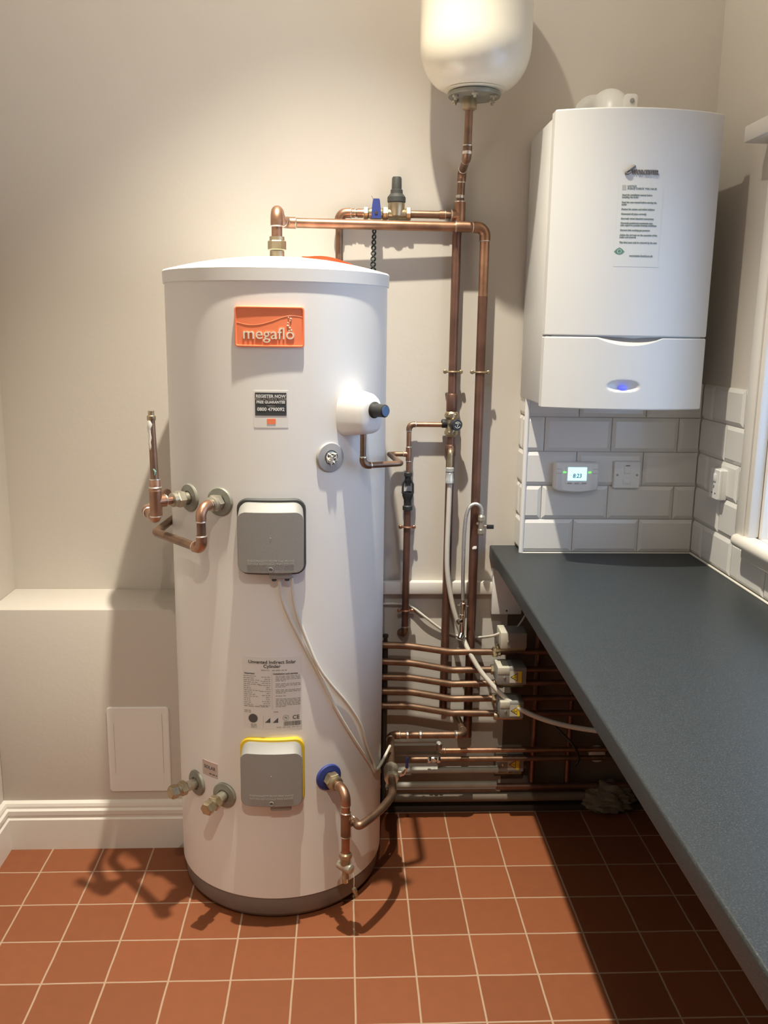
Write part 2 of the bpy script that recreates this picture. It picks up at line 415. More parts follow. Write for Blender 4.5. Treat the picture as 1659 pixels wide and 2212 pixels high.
metro('trim_6', flat(MR), -.532, 1.6, ZW+.004, 1, .055)
bm = B(); lathe(bm, [(.0075, ZW+.001), (.0075, 1.424)], Matrix.Translation((PIERX+.0035, PIERY+.0035, 0)), 16); struct('trim_7', bm, M_white)
bm = B(); sweep(bm, [(RIGHTX-.0005, PIERY-.002, ZW+.0015), (RIGHTX-.0005, -1.6, ZW+.0015)], .0035, 8)
sweep(bm, [(PIERX+.005, PIERY-.001, ZW+.001), (RIGHTX, PIERY-.001, ZW+.001)], .0022, 8); struct('trim_8', bm, M_seal)

# ------------------------------------------------------------------ window in the right wall
win = bpy.data.objects.new('window_1', None); COL.objects.link(win); win.location = (WX, WY1, WZ0); ORG['window_1'] = win.location.copy(); win['kind'] = 'structure'
bm = B(); AW = .085                                             # architrave
for (y0, y1, z0, z1) in ((WY1, WY1+AW, WZ0+.02, WZ1+.02), (WY0-AW, WY0, WZ0+.02, WZ1+.02)):
    box(bm, (WX-.030, y0, z0), (WX, y1, z1), .006); box(bm, (WX-.036, y0+.02, z0), (WX-.028, y1-.02, z1), .003)
obj('architrave', bm, M_trim, win)
bm = B(); box(bm, (WX-.070, WY0-.16, WZ1+.02), (WX, WY1+.155, WZ1+.062), .006); box(bm, (WX-.03, WY0-AW, WZ1-.03), (WX, WY1+AW, WZ1+.02), .003); obj('head_board', bm, M_trim, win)
bm = B(); box(bm, (WX, WY0, WZ0-.02), (WX+WT, WY1, WZ0+.02), .002); box(bm, (WX-.052, WY0-.13, WZ0-.012), (WX+.002, WY1+.062, WZ0+.022), .015, 4); box(bm, (WX-.022, WY0-.11, WZ0-.045), (WX, WY1+.05, WZ0-.010), .004); obj('sill', bm, M_trim, win)
bm = B()                                                        # lining of the reveal
box(bm, (WX, WY1-.012, WZ0+.02), (WX+WT, WY1, WZ1)); box(bm, (WX, WY0, WZ0+.02), (WX+WT, WY0+.012, WZ1)); box(bm, (WX, WY0+.012, WZ1-.012), (WX+WT, WY1-.012, WZ1)); obj('reveal_lining', bm, M_trim, win)
bm = B(); fx0, fx1 = WX+.15, WX+.20; ym = (WY0+WY1)/2
for (y0, y1, z0, z1) in ((WY1-.07, WY1-.0125, WZ0+.08, WZ1-.07), (WY0+.0125, WY0+.07, WZ0+.08, WZ1-.07), (ym-.03, ym+.03, WZ0+.08, WZ1-.07), (WY0+.0125, WY1-.0125, WZ0+.0205, WZ0+.08), (WY0+.0125, WY1-.0125, WZ1-.07, WZ1-.0125)):
    box(bm, (fx0, y0, z0), (fx1, y1, z1), .0)
obj('frame', bm, M_trim, win)
for y0, y1 in ((WY0+.071, ym-.031), (ym+.031, WY1-.071)):
    bm = B(); box(bm, (fx0+.02, y0, WZ0+.081), (fx0+.026, y1, WZ1-.071)); obj('pane', bm, M_glass, win)

# ------------------------------------------------------------------ ceiling downlights (above the picture)
for p, pw, sp_, cone, lab in zip(LAMPS, LAMP_POWER, LAMP_SPILL, LAMP_CONES, ('recessed ceiling downlight nearest the back wall', 'recessed ceiling downlight behind the viewer')):
    t = thing('downlight', lab, 'lamp', p); Mp = Matrix.Translation(p)
    bm = B(); lathe(bm, [(.030, .0), (.046, .0), (.046, -.004), (.036, -.007), (.030, -.002)], Mp, 32, caps=False); obj('trim_ring', bm, M_white, t)
    bm = B(); lathe(bm, [(0, -.0012), (.030, -.0012), (.030, -.0004), (0, -.0004)], Mp, 24); obj('lens', bm, M_bulb, t)
    ld = bpy.data.lights.new('beam', 'SPOT'); lo = bpy.data.objects.new('beam', ld); COL.objects.link(lo); lo.parent = t; lo.location = (0, 0, -.045)
    ld.energy = pw; ld.color = LAMP_COL; ld.spot_size = math.radians(cone); ld.spot_blend = 1.0; ld.shadow_soft_size = LAMP_SIZE
    ld = bpy.data.lights.new('spill', 'POINT'); lo = bpy.data.objects.new('spill', ld); COL.objects.link(lo); lo.parent = t; lo.location = (0, 0, -.045)
    ld.energy = sp_; ld.color = LAMP_COL; ld.shadow_soft_size = LAMP_SIZE

# ================================================================== WORKTOP
bm = B(); F0, F1 = .432, .418; YB, YF = BACK-.002, -1.45; n = 7; R = []
for (x, y) in ((F1, YF), (F0, YB)):
    pr = [(RIGHTX-.003, .863), (x+.003, .863)]
    for i in range(n+1):
        a = -PI/2-PI*i/n*.5; pr.append((x+.003+.003*math.cos(a), .866+.003*math.sin(a)))
    for i in range(n+1):
        a = PI-PI/2*i/n; pr.append((x+.005+.005*math.cos(a), .898+.005*math.sin(a)))
    pr += [(RIGHTX-.003, ZW)]; R.append([Vector((px, y, pz)) for px, pz in pr])
rings(bm, R); tag(obj('worktop', bm, M_top, sharp=30), 'long dark slate blue speckled laminate worktop along the right wall', 'worktop')

# ================================================================== HOT WATER CYLINDER
tank = thing('hot_water_cylinder', 'tall white hot water cylinder with orange badge standing on the quarry tiles', 'water heater', (TCX, TCY, 0))
TM = Matrix.Translation((TCX, TCY, 0))
zc0 = on_tank(590, 1941)[1]; zl0 = on_tank(600, 606, .004)[1]; zl1 = on_tank(600, 574, .004)[1]
bm = B(); lathe(bm, [(TR-.01, zc0-.004), (TR, zc0), (TR, zl0+.02), (TR-.02, zl0+.022)], TM, 160); obj('casing', bm, M_tank, tank)
bm = B(); lathe(bm, [(TR-.035, 0), (TR-.022, .004), (TR-.008, .022), (TR-.004, zc0-.006), (TR-.004, zc0+.002)], TM, 128); obj('base', bm, M_base, tank)
bm = B(); pr = [(TR, zl0), (TR+.004, zl0), (TR+.005, zl1-.004), (TR+.002, zl1)]
for i in range(1, 9):
    q = i/8; pr.append(((TR+.002)*(1-q)+.0*q, zl1+(1.752-zl1)*(1-(1-q)**2.0)))
lathe(bm, pr, TM, 128); obj('lid', bm, M_lid, tank, sharp=25)

# orange maker's badge
tha, zt = on_tank(581.5, 706, .004); f = wrap(tha, zt); PXM = 893.0
bw, bh = .162, .094
bm = B(); plate(bm, f, bw, bh, .008, [(0, 0), (0, .006), (.0015, .008), (.004, .008), (.005, .0055)]); badge = obj('badge', bm, M_orange, tank, sharp=25)
bm = B(); text(bm, f, 'megaflo', .0375, -.002, -.0165, .0055, .002, sx=1.03, bold=.0001); obj('lettering', bm, M_cream, badge)
bm = B()
for (du, dv, rr) in ((.046, .022, .0014), (.0515, .019, .0022), (.0505, .014, .0012), (.045, .0095, .0014), (.0445, .003, .0026), (.049, -.002, .0022), (.0525, -.0075, .0020), (.0475, -.0085, .0014)):
    c = f(du-.002, dv, .0055); lathe(bm, [(rr, 0), (rr, .0012), (rr*.5, .0018)], frame(c, (math.sin(tha), -math.cos(tha), 0)), 10)
obj('bubbles', bm, M_cream, badge)
bm = B(); sweep(bm, smooth([f((x-375)/640*.162, (302-y)/375*.094, .0057) for x, y in ((72, 262), (180, 285), (290, 280), (400, 250), (500, 212), (580, 197), (680, 210))], 6), .0005, 6); obj('wave_line', bm, M_oraned, badge)
# guarantee sticker
th, zt = on_tank(585, 884, 0); f = wrap(th, zt)
bm = B(); plate(bm, f, .082, .088, .002, [(0, 0), (0, .0006)]); st = obj('guarantee_sticker', bm, M_stick, tank)
bm = B(); plate(bm, f, .0745, .0545, .0005, [(0, .0005), (0, .0012)], 0, .012); obj('printed_panel', bm, M_slate, st)
bm = B(); text(bm, f, 'REGISTER NOW', .0098, 0, .0305, .0013, bold=.0003); text(bm, f, 'FREE GUARANTEE', .0090, 0, .0165, .0013, sx=.93, bold=.0003)
text(bm, f, '0800 4790092', .0112, 0, -.0005, .0013, bold=.0003); obj('lettering', bm, M_inkw, st)
bm = B(); text(bm, f, 'AND ACTIVATE YOUR', .0078, 0, .0238, .0013, sx=.95); text(bm, f, 'Telephone', .0045, 0, .008, .0013); obj('lettering', bm, M_ink2, st)
bm = B(); plate(bm, f, .021, .013, .001, [(0, .0005), (0, .0012)], .001, -.029); obj('small_mark', bm, M_orange, st)
# data label
th, zt = on_tank(588, 1498, 0); f = wrap(th, zt); K = 1/845.0
bm = B(); plate(bm, f, .152, .196, .001, [(0, 0), (0, .0005)]); lb = obj('data_label', bm, M_stick, tank)
bm = B(); text(bm, f, 'Unvented Indirect Solar', .0125, 0, .084, .0008, sx=1.0, bold=.0002); text(bm, f, 'Cylinder', .0125, 0, .073, .0008, bold=.0002)
obj('heading', bm, M_ink, lb); bm = B()
text(bm, f, 'Important', .0066, -.071, .053, .0008, align='LEFT', bold=.0001); text(bm, f, 'Installation and service', .0068, .003, .053, .0008, align='LEFT', bold=.0001)
obj('lettering', bm, M_ink, lb); bm = B(); text(bm, f, 'CE', .015, .060, -.067, .0008, bold=.0002)
obj('conformity_mark', bm, M_ink, lb); bm = B()
for i in range(26): fbox(bm, f, .029+i*.00175, .029+i*.00175+(.0006+.0008*random.random()), -.089, -.077, .0008, .001)
obj('barcode', bm, M_ink, lb); bm = B(); lathe(bm, [(.012, 0), (.012, .0004)], frame(f(-.050, -.069, .0008), (math.sin(th-.05/TR), -math.cos(th-.05/TR), 0)), 20)
obj('approval_mark', bm, M_ink, lb)
for du in (-.012, .008):
    bm = B(); a, b, c = f(du-.0075, -.080, .0009), f(du+.0065, -.080, .0009), f(du+.0065, -.066, .0009); v = [bm.verts.new(q) for q in (a, b, c)]; bm.faces.new(v); obj('energy_mark', bm, M_ink, lb)
bm = B()
for i in range(24):
    a = 2*PI*i/24; b2 = 2*PI*(i+1)/24; q = [f(.034+r_*math.cos(x), -.067+r_*math.sin(x), .0009) for r_, x in ((.0072, a), (.0072, b2), (.0078, b2), (.0078, a))]; bm.faces.new([bm.verts.new(p) for p in q])
text(bm, f, 'N', .009, .034, -.067, .0008)
obj('certification_mark', bm, M_ink, lb)
bm = B(); text(bm, f, 'SERIAL NO.', .0045, -.016, .0625, .0008); bars(bm, f, 0, .038, .0625, .0028, .0008)
for (u0, u1, v) in ((-.074, .076, .058), (-.074, .076, -.043), (-.074, .076, -.058)): fbox(bm, f, u0, u1, v, v+.0005, .0007, .0009)
fbox(bm, f, -.0005, 0, -.043, .058, .0007, .0009); fbox(bm, f, -.024, -.0235, -.094, -.06, .0007, .0009)
for i in range(15):
    v = .046-i*.0055; bars(bm, f, -.073, -.073+random.uniform(.015, .045), v, .0021, .0008, .009); bars(bm, f, -.004-random.uniform(.010, .03), -.004, v-.002, .0021, .0008, .009)
bars(bm, f, -.073, -.010, -.036, .0026, .0008)
for i in range(21):
    if i in (4, 8, 12, 14): continue
    bars(bm, f, .009, .073 if i not in (3, 7, 11, 13, 20) else .035, .0465-i*.0041, .0021, .0008, .010)
for v in (-.048, -.0525): bars(bm, f, -.073, -.055, v, .0022, .0008)
bars(bm, f, .003, .018, -.050, .0022, .0008)
for i in range(4): bars(bm, f, -.056, -.040, -.085-i*.003, .0016, .0008)
bars(bm, f, .010, .075, -.0925, .002, .0008)
obj('small_print', bm, M_ink2, lb)
# solar sticker
th, zt = on_tank(453.5, 1661, 0); f = wrap(th, zt)
bm = B(); plate(bm, f, .056, .043, .001, [(0, 0), (0, .0006)]); st = obj('solar_sticker', bm, M_stickp, tank)
bm = B(); text(bm, f, 'SOLAR', .0135, 0, .0035, .0008, bold=.0002); bars(bm, f, -.002, .026, -.013, .0028, .0008); obj('lettering', bm, M_ink, st)
# immersion heater covers
def heater_cover(px, py, gm, name, w, h, gland):
    th, zt = on_tank(px, py, .01); f = wrap(th, zt)
    bm = B(); plate(bm, f, w, h, .026, [(0, 0), (0, .008), (.003, .011), (.010, .011)], nm=12); g = obj('gasket', bm, gm, tank, sharp=40)
    bm = B(); plate(bm, f, w-.016, h-.016, .022, [(0, .009), (.001, .018), (.003, .037, .016), (.005, .039, .015)], nm=12); c = obj(name, bm, M_cover, tank, sharp=20)
    fbox(bm := B(), f, -.004, .046, -h/2-.006, -h/2+.016, .006, .030, .004)
    obj('cable_entry', bm, M_cover, c)
    if gland:
        bm = B()
        for du in (.006, .036): lathe(bm, [(.006, 0), (.006, -.007), (.004, -.008)], Matrix.Translation(f(du, -h/2-.005, .018)), 14)
        obj('cable_gland', bm, M_dgrey, c)
    bm = B(); text(bm, f, 'DISCONNECT FROM THE MAINS', .0068, 0, -h/2+.042, .0398, .0006); text(bm, f, 'BEFORE REMOVING THIS COVER', .0068, 0, -h/2+.034, .0398, .0006); obj('raised_lettering', bm, M_lettersheen, c)
    bm = B(); M = frame(f(0, -h/2+.021, .040), (math.sin(th), -math.cos(th), 0)); lathe(bm, [(.0062, -.001), (.0062, .0012), (.0045, .0012), (.0045, -.001), (0, -.001)], M, 20); obj('screw', bm, M_collarg, c); bm = B(); lathe(bm, [(.0018, 0), (.0015, .001)], frame(f(0, .004, .0390), (math.sin(th), -math.cos(th), 0)), 10); obj('centre_dimple', bm, M_cover, c)
heater_cover(586, 1161, M_dgrey, 'upper_heater_cover', .166, .190, True)
heater_cover(588, 1669, M_yellow, 'lower_heater_cover', .164, .186, False)
# ports with round collars
def collar(px, py, r, m, name='port_collar'):
    th, z = on_tank(px, py, .003); M = frame(tp(th, z), (math.sin(th), -math.cos(th), 0))
    bm = B(); lathe(bm, [(r, -.006), (r, .003), (r*.94, .0055), (r*.5, .007), (r*.45, .004), (0, .004)], M, 40); o = obj(name, bm, m, tank, sharp=30)
    return th, z, M, o
COLL = {}
for key, px, py, r, m in (('a', 408, 1075, .036, M_collar), ('b', 474, 1084, .036, M_collar), ('c', 424, 1691, .035, M_collar), ('d', 484, 1718, .035, M_collar), ('e', 711, 1679, .036, M_blue), ('p', 714, 988, .037, M_collarg)):
    COLL[key] = collar(px, py, r, m)
for key in ('c', 'd'):                                          # unused solar ports: plated stub, nut and brass cap
    th, z, M, o = COLL[key]
    bm = B(); lathe(bm, [(.014, 0), (.014, .050)], M, 20); q = obj('capped_stub', bm, M_nickel, o)
    bm = B(); M2 = M @ Matrix.Translation((0, 0, .036)); hexa(bm, .020, 0, .018, M2); lathe(bm, [(.016, .018), (.016, .026)], M2, 20); hexa(bm, .0185, .026, .046, M2); lathe(bm, [(.0165, .046), (.015, .049), (0, .049)], M2, 6); obj('brass_cap', bm, M_brass, o, sharp=25)
th, z, M, o = COLL['p']                                         # open sensor pocket stuffed with tape
bm = B(); lathe(bm, [(.015, .004), (.015, .009), (.012, .009), (.012, .0045), (0, .0045)], M, 24); obj('socket_rim', bm, M_nickel, o)
bm = B()
for i in range(9):
    a = random.uniform(0, 6.28); q = Vector((.006*math.cos(a), .006*math.sin(a)-.002, .006)); sweep(bm, [M@q, M@(q+Vector((random.uniform(-.007, .007), random.uniform(-.007, .007), .006))), M@(q+Vector((random.uniform(-.009, .009), random.uniform(-.009, .009), .002)))], [.0022, .0028, .001], 6)
sweep(bm, [M@Vector((0, -.004, .009)), M@Vector((-.001, -.014, .009)), M@Vector((-.001, -.022, .008))], [.003, .0022, .0006], 6); obj('tape_plug', bm, M_tape, o)
# relief valve housing
th, z = on_tank(779, 892, .03); HV = (th, z); M = frame(tp(th, z), (math.sin(th), -math.cos(th), 0))
bm = B(); R = []
for d, hw, hh, ex, sh in ((-.012, .050, .059, 2.6, 0), (.0, .050, .058, 2.6, 0), (.030, .046, .054, 2.6, 0), (.055, .041, .050, 2.5, 0), (.068, .035, .044, 2.4, .001), (.073, .026, .034, 2.2, .002), (.074, .004, .005, 2, .003)):
    ring = []
    for i in range(40):
        a = 2*PI*i/40; c, s = math.cos(a), math.sin(a); ee = 2.4 if s > 0 else 3.6; u = hw*math.copysign(abs(c)**(2/ee), c); v = hh*math.copysign(abs(s)**(2/ee), s)
        ring.append(M @ Vector((u, v-sh, d)))
    R.append(ring)
rings(bm, R); hv = obj('relief_valve_housing', bm, M_white, tank, sharp=50)
Mk = M @ Matrix.Translation((.004, .010, .066))
bm = B(); lathe(bm, [(.020, 0), (.020, .010), (.017, .013), (.0155, .028), (.0155, .044), (.013, .046)], Mk, 24); k = obj('relief_knob', bm, M_black, hv)
bm = B(); lathe(bm, [(.0125, .044), (.0125, .0475), (0, .0475)], Mk, 24); obj('knob_cap', bm, mat('blue_cap', (.06, .13, .26), .4), k)
# fitting on the crown
bm = B(); Mt = Matrix.Translation((TCX, TCY, 1.748)); lathe(bm, [(.026, -.006), (.026, .004), (.019, .006), (.019, .020)], Mt, 24); hexa(bm, .024, .022, .046, Mt); lathe(bm, [(.0195, .046), (.0195, .056), (.016, .056)], Mt, 24); obj('outlet_union', bm, M_brass, tank, sharp=25)

# loose orange leaflet lying over the lid
def lidz(x, y):
    q = 1-math.hypot(x-TCX, y-TCY)/(TR+.002); return zl1+(1.752-zl1)*(1-(1-max(q, 0))**2)
p0, p1 = (-.145, .70), (-.015, .70); bm = B(); g = []
for i in range(9):
    row = []
    for j in range(7):
        x = p0[0]+(p1[0]-p0[0])*i/8; y = .62+.15*j/6; row.append(bm.verts.new((x, y, lidz(x, y)+.003+.013*math.sin(PI*min(1, i/8*1.0))**1.5*(.6+.4*j/6)+(.001 if i == 0 else 0))))
    g.append(row)
for i in range(8):
    for j in range(6): bm.faces.new((g[i][j], g[i+1][j], g[i+1][j+1], g[i][j+1]))
r_ = bmesh.ops.solidify(bm, geom=bm.faces[:], thickness=.001)
tag(obj('leaflet', bm, M_orange), 'folded orange leaflet lying on top of the white cylinder lid', 'leaflet')

# ================================================================== WALL-HUNG BOILER
BX0, BX1, BZ0, BZ1, BZS, BF = .504, .945, 1.368, 2.128, 1.5605, .645
boiler = thing('wall_hung_boiler', 'white wall-hung boiler with curved front panel above the worktop', 'boiler', ((BX0+BX1)/2, BACK, BZ0))
bm = B(); box(bm, (BX0+.002, BF+.028, BZ0+.006), (BX1-.002, BACK-.012, BZ1-.012), .004); obj('casing', bm, M_boiler, boiler)
bm = B(); box(bm, (BX0+.012, BACK-.014, BZ0+.01), (BX1-.012, BACK, BZ1-.02)); obj('mounting_frame', bm, M_dgrey, boiler)
def bulge(x): q = (x-(BX0+BX1)/2)/((BX1-BX0)/2); return BF-.050*(1-q*q)
def front(name, z0, z1, scoop_top=False, dish=None):
    bm = B(); n = 132 if dish else 44
    def outline(z, ins, notch=0.0, sgn=1):
        pts = []
        for i in range(n+1):
            x = BX0+ins+(BX1-BX0-2*ins)*i/n; q = (x-(BX0+BX1)/2)/.088
            zz = z+sgn*notch*max(0, 1-q*q); dp = 0.0
            if dish:
                e = ((x-dish[0])/.047)**2+((z-dish[1])/(.020 if z > dish[1] else .015))**2; dp = .013*max(0, 1-e)**1.3
            pts.append(Vector((x, bulge(x)+ins*.6+dp, zz)))
        back = [Vector((BX1-ins, BF+.032, z)), Vector((BX0+ins, BF+.032, z))]
        return pts+back
    k = .003
    nt, nb = (.019 if scoop_top else 0), 0
    za, zb = z0+k, z1-k-.03; m = 60 if dish else 1
    rings(bm, [outline(z0, k, nb)]+[outline(za+(zb-za)*i/m, 0) for i in range(m+1)]+[outline(z1-k, 0, nt, -1), outline(z1, k, nt, -1)])
    return obj(name, bm, M_boiler, boiler, sharp=25)
def bface(px, py):                                              # a point of the bulged front
    y = BF
    for _ in range(8): y = bulge(at(px, py, y).x)
    return at(px, py, y)
def bmap(u0=0.0, z0=0.0): return lambda u, v, d=0.0: Vector((u0+u, bulge(u0+u)-d, z0+v))
LC = bface(1347, 836)
fp = front('front_panel', BZS+.0015, BZ1); fl = front('control_flap', BZ0, BZS-.0015, scoop_top=True, dish=(LC.x, LC.z))
bm = B(); rings(bm, [[Vector((BX0+.02+(BX1-BX0-.04)*i/30, bulge(BX0+.02+(BX1-BX0-.04)*i/30)+.010, z)) for i in range(31)]+[Vector((BX1-.02, BF+.03, z)), Vector((BX0+.02, BF+.03, z))] for z in (BZS-.03, BZS+.01)])
obj('finger_recess', bm, M_boiler, boiler)
# status light under an eyelid-shaped bump
c = LC; f = bmap(c.x, c.z)
bm = B(); rings(bm, [[f(s*.0115*math.cos(2*PI*i/24), -.003+s*.0062*math.sin(2*PI*i/24), d) for i in range(24)] for s, d in ((1, -.014), (1, -.006), (.7, -.0045))]); obj('status_light', bm, M_bluel, fl)
# maker's mark
c = bface(1386, 370); f = bmap(c.x, c.z)
bm = B(); text(bm, f, 'WORCESTER', .0165, .010, -.003, .0005, .002, sx=.72, bold=.0004)
sweep(bm, smooth([f(-.042, -.004, .002), f(-.036, .000, .003), f(-.026, .007, .003), f(-.017, .013, .002)], 4), [.0025]*5+[.0034]*4+[.0038]*3+[.002], 8)
sweep(bm, smooth([f(-.042, -.004, .002), f(-.036, -.007, .003), f(-.028, -.002, .003)], 4), .003, 8); obj('logo', bm, M_logo, fp)
# notice sticker
c = bface(1380, 484); f = bmap(c.x, c.z)
bm = B(); plate(bm, f, .118, .205, .001, [(0, 0), (0, .0004)], .000, -.004, nm=12); nt_ = obj('notice_sticker', bm, M_gpaper, fp)
bm = B(); S_ = .0064; L0 = -.048
text(bm, f, 'NOTICE', S_, -.036, .092, .0006, align='LEFT', bold=.0001); text(bm, f, 'PLEASE CHECK YOU HAVE', S_, -.036, .0865, .0006, align='LEFT', sx=1.0, bold=.0001, shear=.15)
lines = [('Read the installation manual before', .071), ('installing the boiler', .0655), ('Read the user manual before starting the', .053), ('boiler', .0475), ('Flushed the system and added inhibitor', .036), ('Connected all pipes correctly', .0245),
         ('Correctly wired electrical connections', .013), ('Correctly positioned condensate pipe', .0020), ('with regard to possible freezing conditions', -.0035), ('Correct inlet working gas pressure', -.0155), ('Advise the end user on the operation of the', -.0275), ('boiler and controls', -.033), ('This label must only be removed by the user', -.046)]
for s, v in lines: text(bm, f, s, S_*.92, L0, v, .0006, align='LEFT', sx=.93, bold=.00018, shear=.15)
text(bm, f, 'worcester-bosch.co.uk', S_*1.05, -.020, -.079, .0006, align='LEFT', bold=.00025)
obj('lettering', bm, M_noteink, nt_)
bm = B(); plate(bm, f, .010, .012, .001, [(0, .0004), (0, .0008)], -.044, .089); obj('information_symbol', bm, M_ink2, nt_)
bm = B(); pts = [(-.0135, 0), (-.007, .0065), (0, .0105), (.007, .0065), (.0135, 0), (.007, -.006), (0, -.0075), (-.007, -.006)]
v = [bm.verts.new(f(-.046+a, -.069+b, .0008)) for a, b in pts]; bm.faces.new(v)
v = [bm.verts.new(f(-.046+a, -.069+b, .0004)) for a, b in pts]; bm.faces.new(v); em = obj('green_emblem', bm, M_gink, nt_)
bm = B(); rings(bm, [[f(-.046+r__*math.cos(2*PI*i/20), -.068+r__*math.sin(2*PI*i/20), .001) for i in range(20)] for r__ in (.0055, .0045)], caps=False); obj('emblem_ring', bm, M_gpaper, em)
# flue
c = at(1336, 232, .80); bm = B(); Fx, Fz = at(1326, 232, .80).x, at(1326, 184, .80).z-.137
sweep(bm, fillet([(Fx, .80, Fz), (Fx, .80, Fz+.088), (Fx-.012, BACK-.004, Fz+.088)], .06, 10), .049, 28); fe = None
flue = obj('flue_elbow', bm, M_white, boiler)
bm = B(); lathe(bm, [(.055, 0), (.055, .03), (.051, .034)], Matrix.Translation((Fx, .80, Fz+.004)), 28); obj('flue_collar', bm, M_white, flue); bm = B(); lathe(bm, [(.062, 0), (.062, .012), (.05, .014)], frame((Fx-.012, BACK, Fz+.088), (0, -1, 0)), 28); obj('wall_collar', bm, M_white, flue)
bm = B(); fbox(bm, facing((Fx+.032, .80-.038, Fz+.06)), -.018, .018, -.05, .045, -.01, .018, .008)
g = facing((Fx+.032, .80-.056, Fz+.06)); obj('sampling_point', bm, M_white, flue)
bm = B()
for dv in (.026, .002): bm = B(); lathe(bm, [(.006, -.002), (.006, .003), (.004, .004)], frame(g(0, dv, 0), (0, -1, 0)), 14); obj('sampling_cap', bm, M_collarg, flue)

# ================================================================== EXPANSION VESSEL
VX, VY, VR = at(1027, 120, .80).x, .80, .149; vz = at(1018, 205, VY).z
ves = thing('expansion_vessel', 'cream expansion vessel hung high on the wall at the top edge', 'expansion vessel', (VX, BACK, vz))
MV = Matrix.Translation((VX, VY, vz)); bm = B(); pr = [(0, .006), (.066, .006), (.082, .010)]
for i in range(1, 11):
    a = PI/2*i/10; pr.append((.066+(VR-.066)*math.sin(a), .010+.115*(1-math.cos(a))))
for i in range(0, 8): pr.append((VR, .14+.16*i/7))
for i in range(1, 11):
    a = PI/2*i/10; pr.append((.03+(VR-.03)*math.cos(a), .30+.105*math.sin(a)))
pr.append((0, .407)); lathe(bm, pr, MV, 64); obj('vessel_body', bm, M_vessel, ves, sharp=30)
bm = B(); lathe(bm, [(.030, -.006), (.070, -.006), (.072, -.003), (.072, .003), (.066, .006)], MV, 40); fl_ = obj('flange', bm, M_collar, ves)
for i in range(6):
    a = 2*PI*(i+.4)/6; bm = B(); Mb = MV @ Matrix.Translation((.058*math.cos(a), .058*math.sin(a), 0)); hexa(bm, .0085, -.013, -.005, Mb); lathe(bm, [(.004, -.019), (.004, -.012)], Mb, 10); obj('bolt', bm, M_nickel, fl_)
bm = B(); box(bm, (VX-.03, VY+VR-.012, vz+.12), (VX+.03, BACK, vz+.16), .003); box(bm, (VX-.05, BACK-.006, vz+.06), (VX+.05, BACK, vz+.22), .002); obj('wall_bracket', bm, M_collar, ves)

# ================================================================== MAIN COPPER RUNS
R28, R22, R15 = .0140, .0110, .0075
def root_at(name, label, cat, p, group=None): return thing(name, label, cat, p, group)
YH, YC = .895, .935                                             # planes of the hot and the cold runs in front of the back wall
# hot outlet: crown of the cylinder -> wall -> along -> down
E1 = Vector((TCX, TCY, at(598, 455, TCY).z)); E2 = at(622, 488, YH); E3 = at(1049, 493, YH+.004); E3.z = at(900, 489, YH).z+.002
V1 = at(1037, 803, .915); V2 = at(1017, 1470, .918); E3b = Vector((V1.x, .912, E3.z))
E1b = Vector((TCX, YH, E1.z-.003)); E2 = E1b
low = Vector((V1.x, .918, at(1014, 1590, .918).z))
hot = root_at('hot_water_pipe', 'copper hot water pipe from the cylinder crown across and down the back wall', 'pipe', low)
tube_part(hot, [(TCX, TCY, 1.795), E1, E2, E3b, low], R28, M_copper, .028)
elbow_part(hot, (TCX, TCY, 1.7), E1, E2, R28, .024, M_copper); elbow_part(hot, E1, E2, E3b, R28, .024, M_copper); elbow_part(hot, E2, E3b, low, R28, .024, M_copper)
bm = B(); lathe(bm, [(R28*1.12, -.02), (R28*1.12, .02)], frame(at(1000, 490, YH), (1, 0, 0)), 20); lathe(bm, [(R28*1.16, -.022), (R28*1.16, -.019)], frame(at(1000, 490, YH), (1, 0, 0)), 20, mi=1); obj('coupling', bm, [M_copper, M_solder], hot)
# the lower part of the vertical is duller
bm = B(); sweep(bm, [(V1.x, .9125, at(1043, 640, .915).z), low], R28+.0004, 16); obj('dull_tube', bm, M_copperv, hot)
# cold feed: vessel -> tee -> down, with the branch to the left
T0 = Vector((VX-.012, VY, vz-.006)); c1 = at(1009, 338, VY); Tz = at(993, 465, YC); c2 = Vector((Tz.x+.003, YC, at(997, 372, YC).z))
K1 = Vector((Tz.x-.002, YC, at(984, 640, YC).z)); xb = at(978, 810, YC).x; bot = Vector((xb, YC, at(955, 1535, YC).z))
cold = root_at('cold_water_pipe', 'copper cold pipe dropping from the expansion vessel down the wall', 'pipe', bot)
tube_part(cold, [T0, c1, c2, Tz], R22, M_copperd, .03); 
elbow_part(cold, T0, c1, c2, R22, .02, M_copperd); elbow_part(cold, c1, c2, Tz, R22, .02, M_copperd)
tube_part(cold, [Tz, (xb, YC, Tz.z-.06), bot], R28*.95, M_copperv, .05)
tee_part(cold, Tz, (0, 0, 1), (-1, 0, 0), R28, .038, M_copper)
bm = B(); lathe(bm, [(.016, 0), (.020, -.012), (.020, -.030), (.013, -.034)], Matrix.Translation(T0), 20); obj('vessel_union', bm, M_brass, cold)
for py, rr in ((330, 1.14), (430, 1.14)):
    p = Vector((c1.x, VY, at(1009, py, VY).z)) if py == 330 else Vector((Tz.x, YC, at(994, 425, YC).z))
    bm = B(); lathe(bm, [(R22*1.15, -.004), (R22*1.2, 0), (R22*1.15, .004)], Matrix.Translation(p), 16); obj('solder_ring', bm, M_solder, cold)
EL = at(733, 466, YC); EL.z = Tz.z; dn = Vector((EL.x, YC, 1.62))
tube_part(cold, [Tz, EL, dn], R22, M_copperd, .03); elbow_part(cold, Tz, EL, dn, R22*1.12, .022, M_copper)
